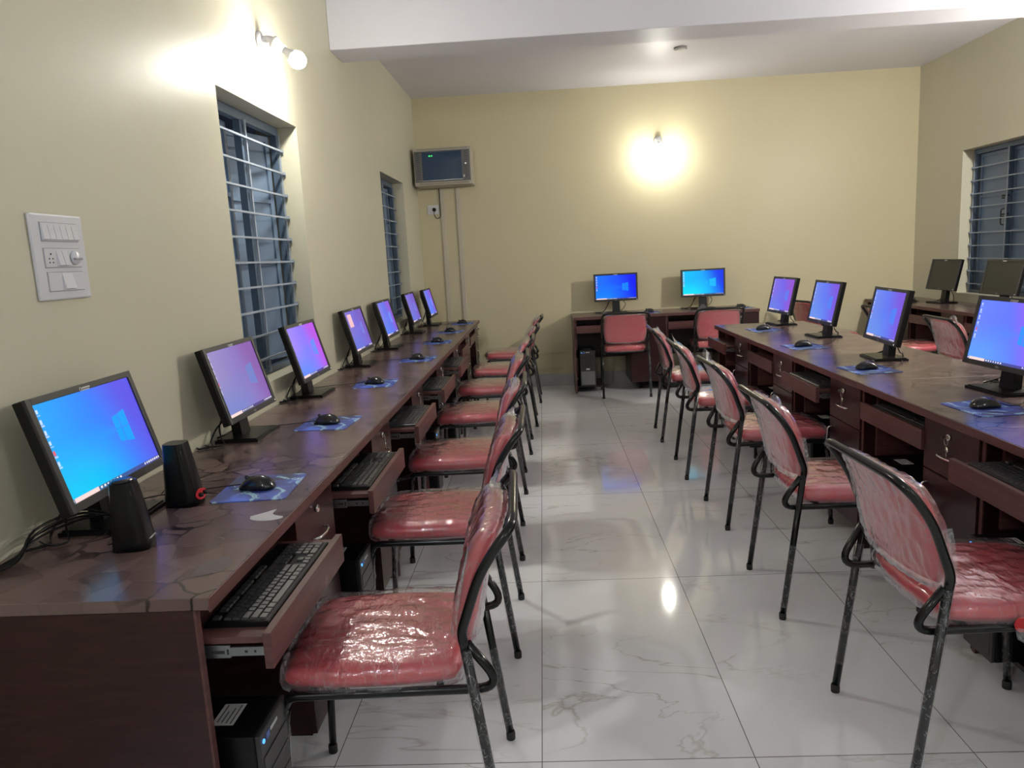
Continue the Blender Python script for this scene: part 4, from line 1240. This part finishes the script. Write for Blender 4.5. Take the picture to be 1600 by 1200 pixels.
def make_chair(v):
    """chair of style v; user looks towards +y; rear feet on y=0; x centred"""
    e = empty('office_chair')
    hw = 0.232
    for s in (-1, 1):
        MB().tube([(s * hw, 0, 0.012), (s * hw * 0.985, 0.071, 0.552)], TR, 12).obj('leg', M_TUBE, e)
    for s in (-1, 1):
        MB().tube(fillet([(s * 0.205, 0.530, 0.012), (s * 0.205, 0.512, 0.355), (s * 0.205, 0.502, 0.41)], 0.03), TR * 0.92, 12).obj('leg', M_TUBE, e)
    legs = [c for c in e.children]
    for i, (x, y) in enumerate(((-hw, 0), (hw, 0), (-0.205, 0.530), (0.205, 0.530))):
        MB().lathe([(0.0, 0.0), (TR + 0.0015, 0.0), (TR + 0.002, 0.02), (TR + 0.0005, 0.026)], Matrix.Translation((x, y, 0.0)), 12).obj('rubber_foot', M_VENT, legs[i])
    # back frame: one bent tube from post to post over the top
    w2 = hw * 0.985
    P = [(-w2, 0.071, 0.552), (-w2, 0.078, 0.590), (-w2, 0.030, 0.725), (-w2, -0.012, 0.790), (-w2 + 0.01, -0.045, 0.828), (-w2 + 0.055, -0.052, 0.838)]
    P = P + [(-p[0], p[1], p[2]) for p in reversed(P)]
    MB().tube(fillet(P, 0.045, 5), TR, 12).obj('back_frame', M_TUBE, e)
    # seat frame: two side tubes that curve up behind, plus cross bars
    sf = MB()
    for s in (-1, 1):
        xi = s * 0.207
        sf.tube(fillet([(s * 0.205, 0.510, 0.385), (xi, 0.498, 0.438), (xi, -0.014, 0.438), (s * 0.222, 0.066, 0.56)], [0.03, 0.075], 8), TR * 0.95, 12)
    for yy in (0.14, 0.44): sf.tube([(-0.205, yy, 0.438), (0.205, yy, 0.438)], 0.009, 10)
    sf.obj('seat_frame', M_TUBE, e)
    sc_ = pillow(0.430, 0.455, 0.064).obj('seat', M_REX, e)
    sc_.data.transform(Matrix.Translation((0, 0.300, 0.446)))
    fc = pillow(0.450, 0.474, 0.078, n=44, seed=v, wr=0.0058, puff=0.30, wscale=21.0).obj('plastic_cover', M_FILM, sc_)
    fc.data.transform(Matrix.Translation((0, 0.300, 0.440)))
    # backrest: pillow stood up, slightly curved, follows the posts
    def shape_back(me, off):
        for q in me.vertices:
            x, y, z = q.co
            zz = 0.680 + y
            u = x / 0.2
            yy = post_y(zz) * 0.75 + 0.008 + z - 0.018 * (u * u) * 0 + 0.012 * (1 - u * u) * -1 + off
            q.co = (x, yy + 0.004, zz)
    bk = pillow(0.412, 0.280, 0.050).obj('backrest', M_REX, e); shape_back(bk.data, -0.010); fix_normals(bk)
    bc = pillow(0.430, 0.300, 0.068, n=44, seed=v + 20, wr=0.0062, puff=0.30, wscale=19.0).obj('plastic_cover', M_FILMB, bk); shape_back(bc.data, -0.018); fix_normals(bc)
    # loose film: ear at a top corner, tail under the backrest, corner at the seat front
    sx = 1 if v % 2 else -1
    ear = flap([(sx * 0.10, -0.02, 0.828), (sx * 0.15, -0.015, 0.845 + 0.02 * (v % 3)), (sx * 0.205, -0.02, 0.875 - 0.01 * v)], [(sx * 0.12, 0.02, 0.80), (sx * 0.17, 0.03, 0.80), (sx * 0.222, 0.005, 0.79)], 8, 0.014, v)
    ear.obj('loose_film', M_FILM2, e)
    tail = flap([(0.205, 0.055, 0.70), (0.218, 0.05, 0.62), (0.222, 0.045, 0.54)], [(0.212, 0.085, 0.71), (0.222, 0.095, 0.62), (0.212, 0.100, 0.55)], 6, 0.008, v + 5)
    tail.obj('loose_film', M_FILM2, e)
    cf = flap([(sx * 0.14, 0.50, 0.43), (sx * 0.20, 0.52, 0.43), (sx * 0.225, 0.50, 0.43)], [(sx * 0.18, 0.55, 0.42), (sx * 0.225, 0.575, 0.425), (sx * 0.25, 0.56, 0.415)], 6, 0.008, v + 9)
    cf.obj('loose_film', M_FILM2, e)
    # wound film on some legs
    spans = {0: [(1, 0.03, 0.50)], 1: [(0, 0.12, 0.55), (1, 0.05, 0.30), (2, 0.05, 0.36)], 2: [(0, 0.05, 0.40), (1, 0.14, 0.45), (3, 0.04, 0.36)], 3: [(1, 0.05, 0.56), (0, 0.10, 0.50), (3, 0.05, 0.36), (2, 0.05, 0.36)]}[v]
    for li, z0, z1 in spans:
        if li < 2:
            s = -1 if li == 0 else 1
            a = (s * hw * (1 - 0.015 * z0 / 0.552), 0.071 * z0 / 0.552, z0); b = (s * hw * (1 - 0.015 * z1 / 0.552), 0.071 * z1 / 0.552, z1)
        else:
            s = -1 if li == 2 else 1
            a = (s * 0.205, 0.530 - 0.018 * z0 / 0.355, z0); b = (s * 0.205, 0.530 - 0.018 * z1 / 0.355, z1)
        sleeve(a, b, TR + 0.001, v * 3 + li).obj('plastic_wrap', M_FILMLEG, legs[li])
    return e


protos = [make_chair(v) for v in range(4)]
used = set()


def place_chair(v, x, y, rz, label, group):
    if v in used: c = copy_tree(protos[v])
    else: c = protos[v]; used.add(v)
    c.location = (x, y, 0); c.rotation_euler = (0, 0, rz)
    tag(c, label, 'chair', group)
    return c


GL = 'plastic wrapped red chairs along the window side row'
CL = [(1, -0.150, 1.800, 0.03, 'nearest red chair of the window side row, its whole seat in view'),
      (3, -0.150, 2.725, 0.00, 'second red chair of the window side row, pushed up to the second nearest tray'),
      (2, -0.160, 3.600, 0.02, 'third red chair of the window side row counting from the nearest'),
      (1, -0.165, 4.605, 0.03, 'fourth red chair of the window side row, in the middle of the line'),
      (3, -0.140, 5.520, 0.00, 'fifth red chair of the window side row counting from the nearest'),
      (0, -0.105, 6.420, 0.02, 'sixth red chair of the window side row, last but one'),
      (2, -0.070, 7.450, 0.00, 'farthest red chair of the window side row, its seat against the back wall conduits')]
for v, x, y, a, lb in CL: place_chair(v, x, y, PI / 2 + a, lb, GL)
GR = 'plastic wrapped red chairs along the middle row'
CR = [(3, 0.885, 2.000, 0.04, 'nearest red chair of the middle row, with a round red sticker on its seat cover'),
      (1, 0.862, 2.950, 0.00, 'second nearest red chair of the middle row, its black back frame towards the aisle'),
      (2, 0.878, 3.895, 0.02, 'third red chair of the middle row counting from the nearest'),
      (0, 0.850, 4.770, -0.03, 'fourth red chair of the middle row counting from the nearest'),
      (1, 0.850, 5.720, -0.04, 'farthest red chair of the middle row, closest to the back wall desks')]
for i, (v, x, y, a, lb) in enumerate(CR):
    c = place_chair(v, x, y, -PI / 2 + a, lb, GR)
    if i == 0:
        M = Matrix.Translation((0.222, 0.265, 0.452)) @ Matrix.Rotation(PI / 2, 4, 'Y') @ Matrix.Rotation(0.3, 4, 'Z')
        MB().poly([(0.021 * math.cos(2 * PI * k / 10), 0.021 * math.sin(2 * PI * k / 10)) for k in range(10)], 0, 0.0015, M).obj('round_sticker', M_RED, c)
        flap([(0.222, 0.25, 0.445), (0.226, 0.27, 0.44), (0.224, 0.29, 0.445)], [(0.226, 0.252, 0.415), (0.232, 0.27, 0.405), (0.228, 0.288, 0.41)], 5, 0.004, 3).obj('loose_film', M_FILM2, c)
GB = 'red chairs at the back wall desks'
place_chair(0, 0.785, 7.290, 0.0, 'red chair at the back wall desk below the deep blue monitor', GB)
place_chair(2, 1.690, 7.300, 0.0, 'red chair below the cyan back wall monitor, half hidden by the middle row', GB)
GF = 'red chairs at the far side wall desks'
place_chair(1, 2.86, 5.48, -PI / 2 - 0.05, 'red chair at the far side wall seen between the two nearest middle row monitors', GF)
place_chair(3, 2.90, 6.62, -PI / 2 + 0.05, 'red chair at the far side wall mostly hidden behind the second nearest middle row monitor', GF)
place_chair(0, 2.62, 7.70, -PI / 2 + 0.25, 'red chair near the far corner peeping out beside the farthest middle row monitor', GF)
place_chair(2, 2.88, 4.52, -PI / 2, 'red chair at the far side wall behind the nearest middle row monitor', GF)
for i, p in enumerate(protos):
    if i not in used: delete_tree(p)

# ------------------------------------------------------------------ clear film lying on the floor
vs = []; fs = []
for j in range(25):
    for i in range(15):
        x = 0.31 + 0.36 * i / 14; y = 4.38 + 0.92 * j / 24
        h = 0.004 + 0.006 * max(0, noise.noise(Vector((x * 7, y * 5, 1)))) + (0.012 if j in (0, 24) else 0) * abs(noise.noise(Vector((x * 20, y, 3))))
        vs.append((x + 0.02 * noise.noise(Vector((x, y * 3, 0))), y + 0.02 * noise.noise(Vector((x * 4, y, 5))), h))
for j in range(24):
    for i in range(14): a = j * 15 + i; fs.append((a, a + 1, a + 16, a + 15))
tag(MB().add(vs, fs, True).obj('plastic_sheet', M_FILMF), 'clear plastic sheet lying flat on the floor in the middle of the aisle', 'plastic sheet')
